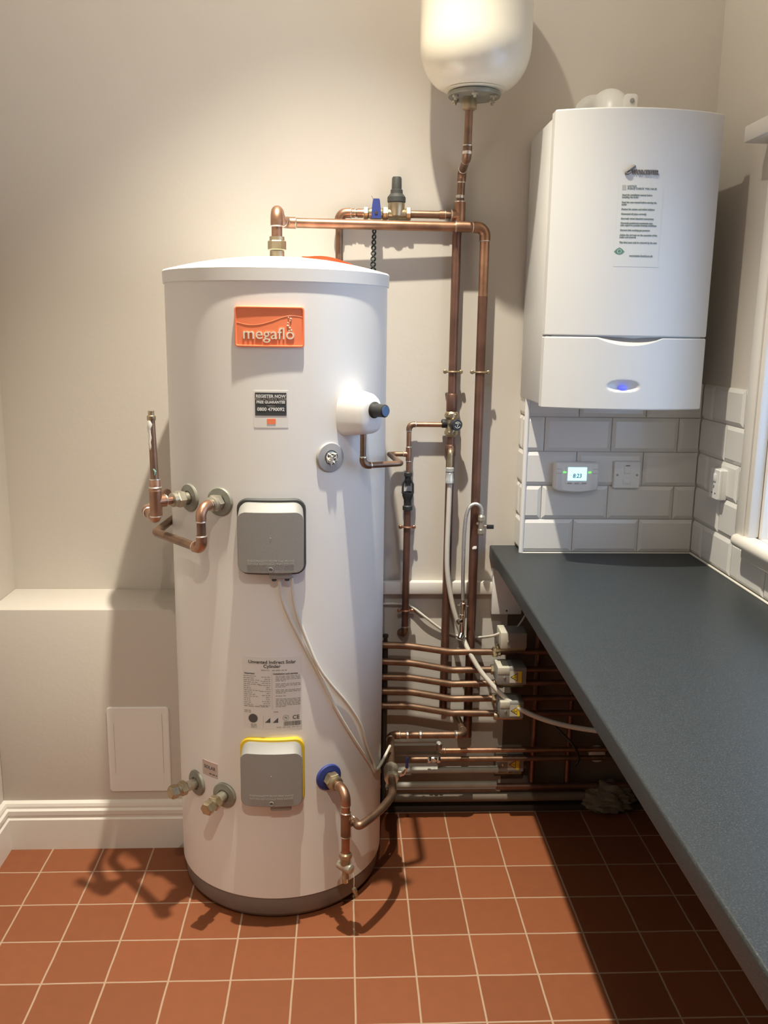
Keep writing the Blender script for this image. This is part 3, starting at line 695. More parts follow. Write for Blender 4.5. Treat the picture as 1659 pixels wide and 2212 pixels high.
for px in (760, 778, 955):
    p = at(px, 466, YC); p.z = Tz.z; bm = B(); lathe(bm, [(R22*1.16, -.008), (R22*1.16, .008)], frame(p, (1, 0, 0)), 18); lathe(bm, [(R22*1.2, .008), (R22*1.2, .010)], frame(p, (1, 0, 0)), 18, mi=1); obj('coupling', bm, [M_copper, M_solder], cold)
for a, b in ((850, 890), (960, 985)):                            # couplings on the drop
    za_, zb_ = at(977, a, YC).z, at(977, b, YC).z; bm = B(); lathe(bm, [(R28*1.05, zb_), (R28*1.22, zb_+.004), (R28*1.22, za_-.004), (R28*1.05, za_)], Matrix.Translation((xb, YC, 0)), 20); obj('coupling', bm, M_copperv, cold)
# blue lever valve on the branch
pv = at(812, 466, YC); pv.z = Tz.z
lv = root_at('lever_valve', 'brass isolating valve with upright blue lever above the cylinder', 'valve', pv)
bm = B(); M = frame(pv, (1, 0, 0)); lathe(bm, [(.012, -.026), (.0165, -.014), (.0165, .014), (.012, .026)], M, 20); hexa(bm, .0185, -.036, -.022, M); hexa(bm, .0185, .022, .036, M); obj('valve_body', bm, M_brass, lv, sharp=25)
bm = B(); fm = facing((pv.x+.0, YC-.020, pv.z)); R = []
for d in (0, .008): R.append([fm(u, v, d) for u, v in ((-.014, -.016), (.014, -.016), (.013, .010), (.010, .034), (.008, .038), (-.008, .038), (-.010, .034), (-.013, .010))])
rings(bm, R); lvr = obj('lever', bm, M_blue, lv, sharp=25)
bm = B(); lathe(bm, [(.0045, .006), (.0045, .010), (0, .0105)], frame(fm(0, -.001, 0), (0, -1, 0)), 14); lathe(bm, [(.006, -.012), (.006, 0)], frame(fm(0, 0, 0), (0, -1, 0)), 14); obj('screw', bm, M_chrome, lvr)
bm = B(); sweep(bm, [fm(-.008, .034, .004), fm(-.014, .046, .004)], .0006, 6); obj('tie', bm, M_black, lvr)
# pressure reducing valve
pp = at(856, 466, YC); pp.z = Tz.z
prv = root_at('pressure_valve', 'brass pressure reducing valve with black screw cap on the upper branch', 'valve', pp)
bm = B(); M = frame(pp, (1, 0, 0)); lathe(bm, [(.012, -.036), (.016, -.02), (.016, .02), (.012, .036)], M, 20); hexa(bm, .0195, -.040, -.027, M); hexa(bm, .0195, .028, .042, M)
lathe(bm, [(.012, -.014), (.020, -.006), (.023, .010), (.0245, .022), (.0245, .030)], Matrix.Translation(pp), 24); obj('valve_body', bm, M_brass, prv, sharp=28)
bm = B(); lathe(bm, [(.024, .030), (.0265, .033), (.0265, .046), (.022, .052), (.018, .056), (.0175, .066), (.0145, .068), (.0140, .098), (.012, .102), (0, .102)], Matrix.Translation(pp), 24); obj('screw_cap', bm, M_dgrey, prv, sharp=28)
# black twisted cord hanging from the lever valve
bm = B(); a = pv+Vector((-.004, -.012, -.02)); e = Vector((at(805, 590, YC).x, YC-.012, at(805, 590, YC).z)); n = 40
for s in (0, PI):
    sweep(bm, [a.lerp(e, i/n)+Vector((math.cos(s+i*.75)*(.0035+.004*i/n), math.sin(s+i*.75)*.004, 0)) for i in range(n+1)], .0026, 6)
tag(obj('cord', bm, mat('black_green_cord', (.02, .03, .028), .7)), 'black twisted cord dangling below the blue lever valve', 'cord')

# expansion relief valve on the cold drop
pe = at(974, 915, YC); pe.x = xb
erv = root_at('relief_valve', 'brass relief valve with black cap on the cold drop pipe', 'valve', pe)
bm = B(); Mz = Matrix.Translation(pe); lathe(bm, [(.013, -.040), (.018, -.034), (.0185, -.020), (.0165, -.014), (.0165, .014), (.020, .020), (.020, .032), (.014, .040)], Mz, 24); hexa(bm, .0215, .020, .031, Mz); hexa(bm, .0205, -.034, -.022, Mz)
lathe(bm, [(.014, 0), (.0145, .022), (.017, .026)], frame(pe, (.35, -1, 0)), 20); obj('valve_body', bm, M_brass, erv, sharp=28)
bm = B(); M = frame(pe, (.35, -1, 0)); lathe(bm, [(.0175, .024), (.0175, .040), (.016, .043), (0, .043)], M, 28); cp = obj('cap', bm, M_black, erv)
bm = B(); fm = flat(M)
for a0, a1, r_ in ((.3, 2.6, .009), (3.4, 5.7, .009)): sweep(bm, [fm(r_*math.cos(a0+(a1-a0)*i/12), r_*math.sin(a0+(a1-a0)*i/12), .0432) for i in range(13)], .0008, 6)
sweep(bm, [fm(-.005, .004, .0432), fm(.003, .006, .0432), fm(-.001, -.005, .0432)], .0008, 6); obj('cap_symbol', bm, M_inkw, cp)
bm = B(); M = frame(pe, (-1, 0, 0)); lathe(bm, [(.011, .012), (.0135, .018), (.0135, .028), (.011, .030)], M, 20); hexa(bm, .0135, .016, .030, M); obj('outlet_nut', bm, M_black, erv)

# pipe clips
clip0 = None
def pipe_clip(p, r, label, m=M_brass):
    global clip0
    if clip0 is not None and r == clip0[1]: return dup(clip0[0], p, label, 'pipe clips on the back wall')
    t = thing('pipe_clip', label, 'pipe clip', p, 'pipe clips on the back wall'); bm = B()
    seg = 22; sweep(bm, [Vector(p)+Vector(((r+.0022)*math.cos(2*PI*i/seg), (r+.0022)*math.sin(2*PI*i/seg), 0)) for i in range(seg+1)], .0031, 8)
    sweep(bm, [Vector(p)+Vector((-r-.010, 0, 0)), Vector(p)+Vector((-r-.001, -.002, 0))], .003, 8); sweep(bm, [Vector(p)+Vector((r+.012, 0, 0)), Vector(p)+Vector((r+.001, -.002, 0))], .003, 8); obj('ring', bm, m, t)
    for s in (-1, 1):
        bm = B(); lathe(bm, [(.0060, -.004), (.0060, .003), (.004, .0050)], frame(Vector(p)+Vector((s*(r+.010), -.003, 0)), (0, -1, 0)), 12); obj('screw', bm, m, t)
    bm = B(); lathe(bm, [(.004, 0), (.004, BACK-p[1]-r)], frame(Vector(p)+Vector((0, r, 0)), (0, 1, 0)), 10); obj('stem', bm, m, t)
    if clip0 is None: clip0 = (t, r)
    return t
pipe_clip(Vector((xb, YC, at(978, 803, YC).z)), R28, 'brass pipe clip round the cold drop pipe, left of the two high clips')
pipe_clip(Vector((V1.x, .915, at(1037, 804, .915).z)), R28+.0004, 'brass pipe clip round the hot drop pipe, right of the two high clips')

# ------------------------------------------------------------------ discharge pipework and tundish
XD = at(882, 1010, YC).x
dA = at(884, 917, YC); dA.x = XD; dT = Vector((XD, YC, at(880, 981, YC).z)); dB = Vector((XD, YC, at(880, 1030, YC).z))
hp = tp(HV[0], HV[1], .040); h0 = Vector((hp.x, hp.y, at(787, 935, hp.y).z)); hz = at(790, 1006, hp.y).z; h1 = Vector((h0.x, h0.y, hz))
h2 = atz(866, 1001, hz); h3 = atz(838, 981, hz); h3 = Vector((at(840, 981, YC).x, YC, dT.z)); 
dis = root_at('discharge_pipe', 'thin copper discharge pipe from the relief valve housing to the black tundish', 'pipe', dB)
tube_part(dis, [h0, h1, h2, h3, dT], R15, M_copperd, .022)
tube_part(dis, [Vector((pe.x-.02, YC, dA.z)), dA, dB], R15, M_copper, .02)
elbow_part(dis, h0, h1, h2, R15, .014, M_copperd); elbow_part(dis, Vector((pe.x, YC, dA.z)), dA, dB, R15, .013, M_copperd)
tee_part(dis, dT, (0, 0, 1), (-1, 0, 0), R15, .022, M_copper, .016)
zt0, zt1 = at(880, 1019, YC).z, at(880, 1103, YC).z; zz = lambda py: at(880, py, YC).z
tun = root_at('tundish', 'black plastic tundish with open window on the discharge pipe', 'tundish', (XD, YC, zt1))
bm = B(); MX = Matrix.Translation((XD, YC, 0)); lathe(bm, [(.009, zz(1019)), (.0125, zz(1021)), (.0125, zz(1028)), (.010, zz(1030)), (.010, zz(1038)), (.0085, zz(1040)), (.0085, zz(1049)), (.006, zz(1049))], MX, 20)
lathe(bm, [(.0095, zz(1103)), (.0155, zz(1101)), (.0155, zz(1093)), (.0120, zz(1091)), (.0125, zz(1080)), (.0175, zz(1070)), (.0175, zz(1063)), (.014, zz(1063)), (.010, zz(1075))], MX, 24)
for s in (-1, 1): sweep(bm, [(XD+s*.0095, YC, zz(1038)), (XD+s*.0155, YC, zz(1046)), (XD+s*.0160, YC, zz(1066))], .0034, 8)
obj('tundish_body', bm, M_black, tun, sharp=30)
dr1 = Vector((XD-.001, YC, zz(1361))); dr2 = Vector((XD-.001, BACK-.004, zz(1366)))
drn = root_at('tundish_drain_pipe', 'copper drain pipe running down from the black tundish', 'pipe', dr1)
tube_part(drn, [(XD, YC, zz(1102)), dr1], R22, M_copperv)
bm = B(); sweep(bm, fillet([dr1+Vector((0, 0, .012)), dr1+Vector((0, 0, -.012)), dr1+Vector((-.012, .025, -.016))], .012), R22*1.16, 16); obj('elbow', bm, M_copperd, drn)
bm = B(); lathe(bm, [(R22*1.2, -.002), (R22*1.25, 0), (R22*1.2, .002)], Matrix.Translation(dr1+Vector((0, 0, .012))), 16); obj('solder_ring', bm, M_solder, drn)
clip0 = None
pipe_clip(Vector((XD, YC, zz(1138))), R22, 'brass pipe clip on the tundish drain pipe, just below the tundish', M_copper)
pipe_clip(Vector((XD, YC, zz(1318))), R22, 'brass pipe clip on the tundish drain pipe, near its lower end', M_copper)

# ------------------------------------------------------------------ clear union and white hose
yH = YC-.030; u0 = at(973, 985, yH); un = root_at('hose_union', 'clear plastic hose union and brass elbow on the cold drop pipe', 'hose fitting', at(970, 1050, yH))
bm = B(); q = lambda px, py: at(px, py, yH)
sweep(bm, fillet([(xb, YC-.010, q(973, 975).z), (q(973, 978).x, yH, q(973, 975).z), q(972, 1010)], .010), .0085, 14); obj('elbow', bm, M_brass, un)
bm = B(); MX = Matrix.Translation((q(971.5, 1030).x, yH, 0)); zq = lambda py: q(971, py).z
lathe(bm, [(.009, zq(1009)), (.0125, zq(1011)), (.0125, zq(1018)), (.009, zq(1020)), (.0115, zq(1022)), (.0115, zq(1034)), (.0125, zq(1035)), (.0125, zq(1043)), (.008, zq(1045))], MX, 20); obj('clear_union', bm, M_clear, un)
hp_ = [(971.5, 1043, yH), (969, 1110, yH), (966, 1190, yH), (967, 1240, yH), (975, 1295, yH), (985, 1335, yH), (997, 1370, yH), (1012, 1405, .88), (1035, 1445, .86), (1062, 1478, .84), (1092, 1508, .82), (1130, 1535, .80), (1180, 1556, .78), (1240, 1571, .76), (1300, 1580, .74), (1340, 1584, .72)]
bm = B(); sweep(bm, smooth([at(*p) for p in hp_], 7), .0078, 14); tag(obj('hose', bm, M_hose), 'white rubber hose curving down from the clear union to under the worktop', 'hose')

# ------------------------------------------------------------------ braided filling loop
yF = .885; flp = root_at('filling_loop', 'braided steel filling loop arching beside the hot drop pipe', 'hose', at(998, 1385, yF))
lp = [(1041, 1118), (1040, 1100), (1034, 1091), (1024, 1089), (1014, 1096), (1007, 1115), (1003, 1150), (1001, 1200), (1000, 1250), (1000, 1296)]
bm = B(); sweep(bm, smooth([at(a, b, yF) for a, b in lp], 7), .0058, 12); obj('braided_hose', bm, M_braid, flp)
bm = B(); p1 = at(1000, 1296, yF); cz = lambda py: at(1000, py, yF).z; MX = Matrix.Translation((p1.x, yF, 0))
lathe(bm, [(.0050, cz(1290)), (.0050, cz(1301)), (.0105, cz(1303)), (.0105, cz(1309)), (.0085, cz(1310)), (.0085, cz(1326)), (.0105, cz(1327)), (.0105, cz(1330)), (.0085, cz(1331)), (.0085, cz(1368))], MX, 20)
lathe(bm, [(.0065, 0), (.0075, .010), (.0085, .019), (.0068, .019), (.006, .008)], frame((p1.x, yF, cz(1340)), (-.75, -.65, -.1)), 18)
lathe(bm, [(.0080, 0), (.0090, .010), (.0095, .020), (.0075, .020), (.006, .008)], frame((p1.x, yF, cz(1367)), (-.35, -.6, -.75)), 18)
sweep(bm, [(p1.x-.017, yF-.004, cz(1306)), (p1.x+.017, yF-.004, cz(1309))], .0016, 8); obj('double_check_valve', bm, M_chrome, flp, sharp=28)
bm = B(); p2 = at(1040, 1118, yF); MX = Matrix.Translation((p2.x, yF, 0)); cz2 = lambda py: at(1040, py, yF).z
lathe(bm, [(.006, cz2(1112)), (.0105, cz2(1116)), (.0105, cz2(1124)), (.0075, cz2(1126)), (.0085, cz2(1142)), (.0105, cz2(1144)), (.0105, cz2(1152)), (.006, cz2(1156))], MX, 18)
sweep(bm, [(p2.x, yF, cz2(1134)), (V1.x, .918, cz2(1134))], .006, 12); sweep(bm, [(p2.x, yF, cz2(1136)), (p2.x+.020, yF-.004, cz2(1136))], .003, 10); sv = obj('service_valve', bm, M_nickel, flp, sharp=28)
bm = B(); fbox(bm, facing((p2.x+.026, yF-.006, cz2(1137))), -.010, .012, -.0065, .0065, -.004, .004, .002); obj('lever', bm, M_black, sv)
bm = B(); c = at(1025.5, 1183, .905); bmesh.ops.create_icosphere(bm, subdivisions=2, radius=.0075, matrix=Matrix.Translation(c))
for v in bm.verts: v.co += Vector((random.uniform(-.002, .002), 0, random.uniform(-.002, .002)))
tag(obj('plaster_lump', bm, M_tape), 'small white plaster lump stuck to the hot drop pipe', 'plaster')

# ================================================================== PIPES FEEDING THE ZONE VALVES
ym = .880
GP = 'five curved copper pipes leaving the cylinder side'
mp = [(1393, 1396, 1408, 1408, 1066, 'topmost'), (1428, 1432, 1447, 1446, 1062, 'second from the top'), (1462, 1464, 1477, 1475, 1078, 'middle one'), (1493, 1495, 1509, 1508, 1064, 'fourth from the top'), (1524, 1526, 1540, 1541, 1076, 'lowest')]
for (ya, yb, yc, yd, xe, lab) in mp:
    P = [at(800, ya, ym), at(868, yb-1.5, ym), at(895, yb+1, ym), at(950, (yb+yc)/2+3, ym), at(975, yc, ym), at(1000, yc, ym), at(xe+6, yd, ym)]
    t = root_at('copper_branch_pipe', 'curved copper branch pipe beside the cylinder, %s of five' % lab, 'pipe', P[-1], GP)
    bm = B(); sweep(bm, smooth(P, 6), R22*.98, 16); obj('tube', bm, M_copperd, t)
    bm = B(); p = P[-1]; M = frame(p, (1, 0, 0)); hexa(bm, .0165, -.012, .004, M); lathe(bm, [(.013, .004), (.014, .012), (.011, .016)], M, 18); obj('nut', bm, M_brass, t, sharp=25)
    bm = B(); sweep(bm, [p, p+Vector((.30, 0, 0))], R22*.9, 12); obj('rear_tube', bm, M_copperv, t)
px = at(831, 1470, .90).x; zt_ = at(831, 1385, .90).z
mf = root_at('manifold_post', 'dark upright manifold post tucked behind the right edge of the cylinder', 'pipe', (px, .90, .05))
bm = B(); sweep(bm, [(px, .90, .05), (px, .90, zt_)], .009, 14); obj('tube', bm, M_dark, mf)
bm = B(); lathe(bm, [(.006, 0), (.006, .012), (.009, .014), (.009, .022), (.004, .024)], Matrix.Translation((px+.001, .90, zt_)), 16); obj('air_vent', bm, M_dark, mf)

def zone_valve(x0, x1, y0, y1, Y, label, sticker=True, capw=True, D=.075):
    a, b = at(x0, y0, Y), at(x1, y1, Y); w, h = b.x-a.x, a.z-b.z
    t = thing('zone_valve', label, 'valve', ((a.x+b.x)/2, Y+.03, b.z), 'grey motorised zone valves under the worktop'); f = facing((a.x, Y, b.z))
    fbox(bm := B(), f, 0, w, 0, h, -D, 0, .004); cs = obj('motor_casing', bm, M_valveg, t, sharp=30)
    bm = B(); fbox(bm, f, .001, w*.42, h*.60, h+.0012, -D-.001, .0012, .003) if capw else fbox(bm, f, -.004, .02, 0, h+.002, -D, .001, .003); obj('end_cap', bm, M_valvew, t)
    bm = B(); p = f(w*.5, -.012, -D*.8); lathe(bm, [(.018, 0), (.018, .014)], Matrix.Translation(p), 18); sweep(bm, [p+Vector((-.045, 0, -.006)), p+Vector((.045, 0, -.006))], .013, 14); obj('valve_body', bm, M_brass, t)
    if sticker:
        bm = B(); fbox(bm, f, w*.42, w*.80, h*.14, h*.80, .0, .0008); s = obj('warning_sticker', bm, M_valvew, cs)
        bm = B(); u0, v0, hh = w*.45, h*.47, h*.24; R = [[f(u0, v0, d), f(u0+hh*1.6, v0+hh, d), f(u0+hh*1.6, v0-hh, d)] for d in (.0008, .0012)]; rings(bm, R); obj('warning_triangle', bm, M_black, s)
        bm = B(); R = [[f(u0+.004, v0, d), f(u0+hh*1.6-.0014, v0+hh-.0025, d), f(u0+hh*1.6-.0014, v0-hh+.0025, d)] for d in (.0011, .0015)]; rings(bm, R); fbox(bm, f, w*.72, w*.83, h*.14, h*.80, .0008, .0012); obj('warning_print', bm, M_warn, s)
        bm = B(); sweep(bm, [f(u0+hh*.55, v0-.001, .0016), f(u0+hh*1.0, v0+.003, .0016), f(u0+hh*.9, v0-.003, .0016), f(u0+hh*1.4, v0+.001, .0016)], .0006, 6); obj('lightning_mark', bm, M_black, s)
    bm = B(); lathe(bm, [(.004, 0), (.004, .002), (.002, .003)], frame(f(w*.25, h*.45, 0), (0, -1, 0)), 12); obj('screw', bm, M_nickel, t)
    return t
zone_valve(1085, 1138, 1368, 1402, .80, 'grey zone valve with cream cap, top of the four', False, False)
zone_valve(1075, 1137, 1443, 1480, .80, 'grey zone valve with yellow warning sticker, second from the top')
zone_valve(1080, 1131, 1517, 1552, .80, 'grey zone valve with yellow warning sticker crossed by the white hose')
zone_valve(1072, 1131, 1632, 1668, .915, 'grey zone valve lowest near the floor, behind the thin copper pipes', D=.045)

# ------------------------------------------------------------------ cables and junction box
a, b = at(1066, 1232, .925), at(1119, 1327, .925)
jb = thing('junction_box', 'white electrical box on the wall under the worktop end', 'electrical box', ((a.x+b.x)/2, BACK, b.z)); f = facing((a.x, .925, b.z)); w, h = b.x-a.x+.01, a.z-b.z
bm = B(); fbox(bm, f, 0, w, 0, h, -(BACK-.925), -.010, .003); obj('back_box', bm, M_white, jb)
bm = B(); fbox(bm, f, -.001, w+.001, -.001, h+.001, -.010, .0, .003); fpn = obj('cover_plate', bm, M_white, jb)
bm = B()
for v in (.012, h-.012): bm = B(); lathe(bm, [(.003, 0), (.003, .001)], frame(f(w*.5, v, 0), (0, -1, 0)), 12); obj('screw', bm, M_dgrey, fpn)
def cable(pts, r, label, m=M_cable, name='cable', k=8):
    bm = B(); sweep(bm, smooth(pts, k), r, 10); return tag(obj(name, bm, m), label, 'cable')
cable([at(810, 1305, .952), at(850, 1304, .952), at(878, 1306, .955), at(890, 1311, .955), at(920, 1334, .952), at(955, 1360, .956), at(990, 1374, .956), at(1030, 1377, .945), at(1062, 1374, .86), at(1082, 1367, .83)], .0042, 'white cable sagging along the back wall to the topmost zone valve')
cable([at(1108, 1362, .84), at(1120, 1352, .87), at(1133, 1332, .90), at(1140, 1318, .94), at(1142, 1300, .955)], .0032, 'thin white cable rising from the top zone valve behind the worktop')
cable([onc(603, 1247, .018), onc(608, 1285, .006), onc(622, 1325, .005), onc(648, 1378, .005), onc(690, 1458, .005), onc(728, 1535, .005), onc(768, 1602, .005), onc(800, 1650, .005), onc(813, 1666, .006), tp(1.62, onc(813, 1666).z-.005, .02)], .0042, 'left of two white cables hanging down the cylinder from the upper heater cover')
cable([onc(630, 1247, .018), onc(634, 1290, .006), onc(645, 1335, .006), onc(668, 1395, .009), onc(688, 1440, .013), onc(712, 1475, .010), onc(750, 1520, .006), onc(778, 1565, .006), onc(793, 1610, .007), onc(806, 1645, .007), onc(815, 1662, .009), tp(1.66, onc(813, 1660).z, .03)], .0042, 'right of two white cables hanging down the cylinder from the upper heater cover')

# ================================================================== COLD INLET, BALL VALVE, DRAIN COCK
th, z, M, o = COLL['e']; out = Vector((math.sin(th), -math.cos(th), 0)); pc = tp(th, z)
bm = B(); lathe(bm, [(.016, 0), (.016, .03)], M, 20); hexa(bm, .0225, .012, .034, M); lathe(bm, [(.0185, .034), (.0185, .046), (.015, .048)], M, 24); obj('inlet_union', bm, M_brass, o, sharp=25)
q1 = pc+out*.094; zv = lambda py, yy=q1.y: at(738, py, yy).z
qt = Vector((q1.x, q1.y, zv(1781))); qb = Vector((q1.x, q1.y, zv(1850)))
z0 = qt.z+.004; va = atz(848, 1706, z0); vb = atz(845, 1670, z0); vc = atz(843, 1588, z0); vdir = (vc-va).normalized()
e5 = Vector((at(1003, 1583, vc.y).x, vc.y, z0)); e6 = Vector((e5.x-.012, BACK, z0+.012))
inl = root_at('cold_inlet_pipe', 'copper cold inlet pipe bending down from the blue collar and round the cylinder', 'pipe', qb)
tube_part(inl, [pc+out*.03, q1, qb], R22, M_copper, .034)
elbow_part(inl, pc, q1, qb, R22, .026, M_copper)
mid = [qt, qt+Vector((.022, .012, .001)), atz(776, 1783, z0), atz(800, 1768, z0), atz(827, 1744, z0), atz(844, 1722, z0), va, vb]
bm = B(); sweep(bm, smooth(mid, 7), R22, 16); obj('bent_tube', bm, M_copperd, inl)
tee_part(inl, qt, (0, 0, 1), (.7, .7, .06), R22, .034, M_copperd, .026)
tube_part(inl, [vb, vc, e5, e6], R22, M_copperd, .028, 'upper_tube'); elbow_part(inl, vb, vc, e5, R22, .02, M_copperd); elbow_part(inl, vc, e5, e6, R22, .016, M_copperd)
for px in (880, 908, 985):
    p = Vector((at(px, 1585, vc.y).x, vc.y, z0)); bm = B(); lathe(bm, [(R22*1.02, -.005), (R22*1.18, -.003), (R22*1.18, .003), (R22*1.02, .005)], frame(p, (1, 0, 0)), 16); obj('solder_ring', bm, M_solder, inl)
bv = root_at('ball_valve', 'nickel ball valve with blue lever beside the cylinder base', 'valve', vb)
bm = B(); MX = frame(vb, vdir); hexa(bm, .0205, .012, .032, MX, n=8); lathe(bm, [(.014, -.036), (.020, -.028), (.0215, -.006), (.0205, .012), (.0215, .024), (.016, .036), (.014, .042)], MX, 24); hexa(bm, .0205, -.038, -.022, MX, n=8); sweep(bm, [vb, vb+Vector((.030, 0, .002))], .0065, 12); obj('valve_body', bm, M_nickel, bv, sharp=28)
bm = B(); s0 = vb+Vector((.034, 0, .002)); sweep(bm, fillet([vb+Vector((.024, 0, -.008)), s0+Vector((.002, 0, -.006)), s0+Vector((.010, 0, .014))], .006), .004, 10); arm = obj('lever_arm', bm, M_chrome, bv)
bm = B(); box(bm, s0+Vector((.007, -.004, .012)), s0+Vector((.015, .004, .048)), .003); obj('lever_sleeve', bm, M_blue, arm)
dc = root_at('drain_cock', 'brass drain cock at the bottom end of the cold inlet pipe', 'valve', qb-Vector((0, 0, .06)))
MX = Matrix.Translation(qb); bm = B(); lathe(bm, [(.012, .012), (.0155, .008), (.0155, -.002), (.0125, -.006), (.0125, -.022), (.010, -.03)], MX, 20); hexa(bm, .017, -.004, .008, MX); lathe(bm, [(.012, -.022), (.009, -.026)], MX, 16); obj('valve_body', bm, M_brass, dc, sharp=28)
bm = B(); ax = Vector((.75, -.65, 0)).normalized(); cc = qb+Vector((0, 0, -.030)); lathe(bm, [(.006, -.026), (.012, -.022), (.0135, -.012), (.0135, .012), (.012, .020), (.007, .024)], frame(cc, ax), 20); obj('cock_body', bm, M_nickel, dc)
bm = B(); lathe(bm, [(.0095, -.036), (.0085, -.058), (.0098, -.060), (.0098, -.064), (.0085, -.066), (.0090, -.074), (.0065, -.076)], MX, 18); obj('hose_tail', bm, M_brass, dc)
kz = qb+Vector((.022, -.012, -.085)); bm = B(); sweep(bm, smooth([cc+Vector((.014, -.012, .006)), cc+Vector((.022, -.014, -.02)), kz], 6), .0011, 6); ty = obj('cord', bm, M_tape, dc)
bm = B(); lathe(bm, [(.0055, 0), (.0065, -.006), (.0065, -.011), (.0045, -.014), (.0045, -.024), (.003, -.026)], frame(kz, (-.35, .1, 1)), 12); obj('blanking_cap', bm, M_brass, ty)

# ================================================================== UPPER LEFT PRIMARY PIPES
th, z, M, o = COLL['a']; out = Vector((math.sin(th), -math.cos(th), 0)); pa = tp(th, z)
bm = B(); lathe(bm, [(.015, 0), (.015, .04)], M, 20); hexa(bm, .022, .020, .040, M); lathe(bm, [(.018, .040), (.018, .052), (.0125, .054)], M, 22); obj('port_union', bm, M_nickel, o, sharp=25)
ta = pa+out*.098; zA = lambda py: at(355, py, ta.y).z
ve = root_at('vent_pipe', 'upright copper vent pipe with brass cap left of the cylinder', 'pipe', Vector((ta.x, ta.y, zA(1120))))
tube_part(ve, [pa+out*.045, ta], R22*.92, M_copper, name='branch_tube')
tee_part(ve, (ta.x, ta.y, zA(1084)), (0, 0, 1), -out, R28*.93, .036, M_copper, .026)
zt2 = zA(905); bm = B(); sweep(bm, [(ta.x, ta.y, zA(1056)), (ta.x-.003, ta.y, zt2)], [.0105, .0082], 16); obj('tube', bm, M_copperd, ve)
bm = B(); MX = Matrix.Translation((ta.x, ta.y, 0)); lathe(bm, [(.0165, zA(1060)), (.0130, zA(1050)), (.0130, zA(1036)), (.0115, zA(1034))], MX, 18); lathe(bm, [(.0125, zA(1038)), (.0132, zA(1036)), (.0125, zA(1034))], MX, 18, mi=1); obj('reducer', bm, [M_copper, M_solder], ve)
MX = Matrix.Translation((ta.x-.003, ta.y, 0)); bm = B(); lathe(bm, [(.0095, zt2-.004), (.0105, zt2-.002), (.0105, zt2+.007), (.0075, zt2+.009), (.0072, zA(891)), (.0076, zA(889)), (.0076, zA(887.5)), (0, zA(887.5))], MX, 14); obj('brass_cap', bm, M_brass, ve)
bm = B(); s = Vector((ta.x-.003, ta.y-.007, 0)); zz2 = [908, 916, 925, 935, 945, 955, 963, 972]; sweep(bm, [s+Vector((-.0035+.0012*math.sin(i*2.1), .0005, zA(y))) for i, y in enumerate(zz2)], [.004, .0065, .0052, .0035, .0045, .0036, .004, .0015], 8); obj('paint_drip', bm, M_tape, ve)
bm = B(); sweep(bm, [Vector((ta.x-.001, ta.y-.0088, zA(1012))), Vector((ta.x+.003, ta.y-.0088, zA(1018))), Vector((ta.x+.002, ta.y-.009, zA(1026)))], [.002, .003, .0015], 8); obj('verdigris_stain', bm, M_green, ve)
el = Vector((ta.x, ta.y, zA(1122))); e2 = el+Vector((-.040, .075, .006)); e3 = el+Vector((.02, .44, .006))
tube_part(ve, [Vector((ta.x, ta.y, zA(1100))), el, e2, Vector((-.53, .72, el.z+.006))], R22, M_copper, .022, 'lower_tube'); elbow_part(ve, Vector((ta.x, ta.y, zA(1084))), el, e2, R22*1.05, .018, M_copper); elbow_part(ve, el, e2, Vector((-.53, .72, el.z+.006)), R22*1.05, .018, M_copper)
th, z, M, o = COLL['b']; out = Vector((math.sin(th), -math.cos(th), 0)); pb = tp(th, z)
bm = B(); lathe(bm, [(.015, 0), (.015, .03)], M, 20); hexa(bm, .0215, .010, .028, M); lathe(bm, [(.018, .028), (.018, .040), (.0125, .042)], M, 22); obj('port_union', bm, M_nickel, o, sharp=25)
tb = pb+out*.082; zB = lambda py: at(439, py, tb.y).z; lb_ = Vector((tb.x, tb.y, zB(1186)))
r1 = atz(336, 1150, lb_.z); r2 = atz(380, 1116, lb_.z)
fl2 = root_at('primary_pipe', 'copper primary pipe dropping from the second upper port and looping left behind', 'pipe', lb_)
tube_part(fl2, [pb+out*.03, tb, lb_, r1, r2], R22, M_copperd, .034)
elbow_part(fl2, pb, tb, lb_, R22, .024, M_copper); elbow_part(fl2, tb, lb_, r1, R22*1.06, .020, M_copper)

# ================================================================== LOW PIPES BEHIND
def zz3(py, Y=.90): return at(950, py, Y).z
def hpipe(x0, x1, py, r, m, label, Y=.90, name='horizontal_pipe'):
    a = Vector((at(x0, py, Y).x, Y, zz3(py, Y))); b = Vector((at(x1, py, Y).x, Y, a.z)); bm = B(); sweep(bm, [a, b], r, 14); return tag(obj(name, bm, m), label, 'pipe'), a, b
a = Vector((at(800, 1599, .91).x, .91, zz3(1599, .91))); b = Vector((at(946, 1599, .91).x, .91, a.z)); c = Vector((at(951, 1621, .88).x, .88, zz3(1621, .88))); d = Vector((at(1420, 1621, .88).x, .88, c.z))
st = root_at('stepped_pipe', 'grey painted pipe stepping down at an elbow into bright copper', 'pipe', c)
tube_part(st, [a, b, c+Vector((0, 0, .006))], .0085, M_pipew, .012, 'painted_tube'); tube_part(st, [c, d], .0085, M_copper, name='copper_tube'); elbow_part(st, c+Vector((0, .02, .06)), c+Vector((-.004, 0, 0)), d, .0085, .010, M_copperd)
hpipe(800, 942, 1628, .0075, M_pipew, 'thin grey pipe low on the wall, ending behind the elbow', .925)
s1, a, b = hpipe(888, 1420, 1639.5, .0085, M_copperd, 'dull copper pipe low on the wall carrying a small chrome valve', .875)
p = Vector((at(937, 1639, .875).x, .875, a.z)); sv = root_at('service_valve', 'small chrome service valve on the dull low copper pipe', 'valve', p); M = frame(p, (1, 0, 0))
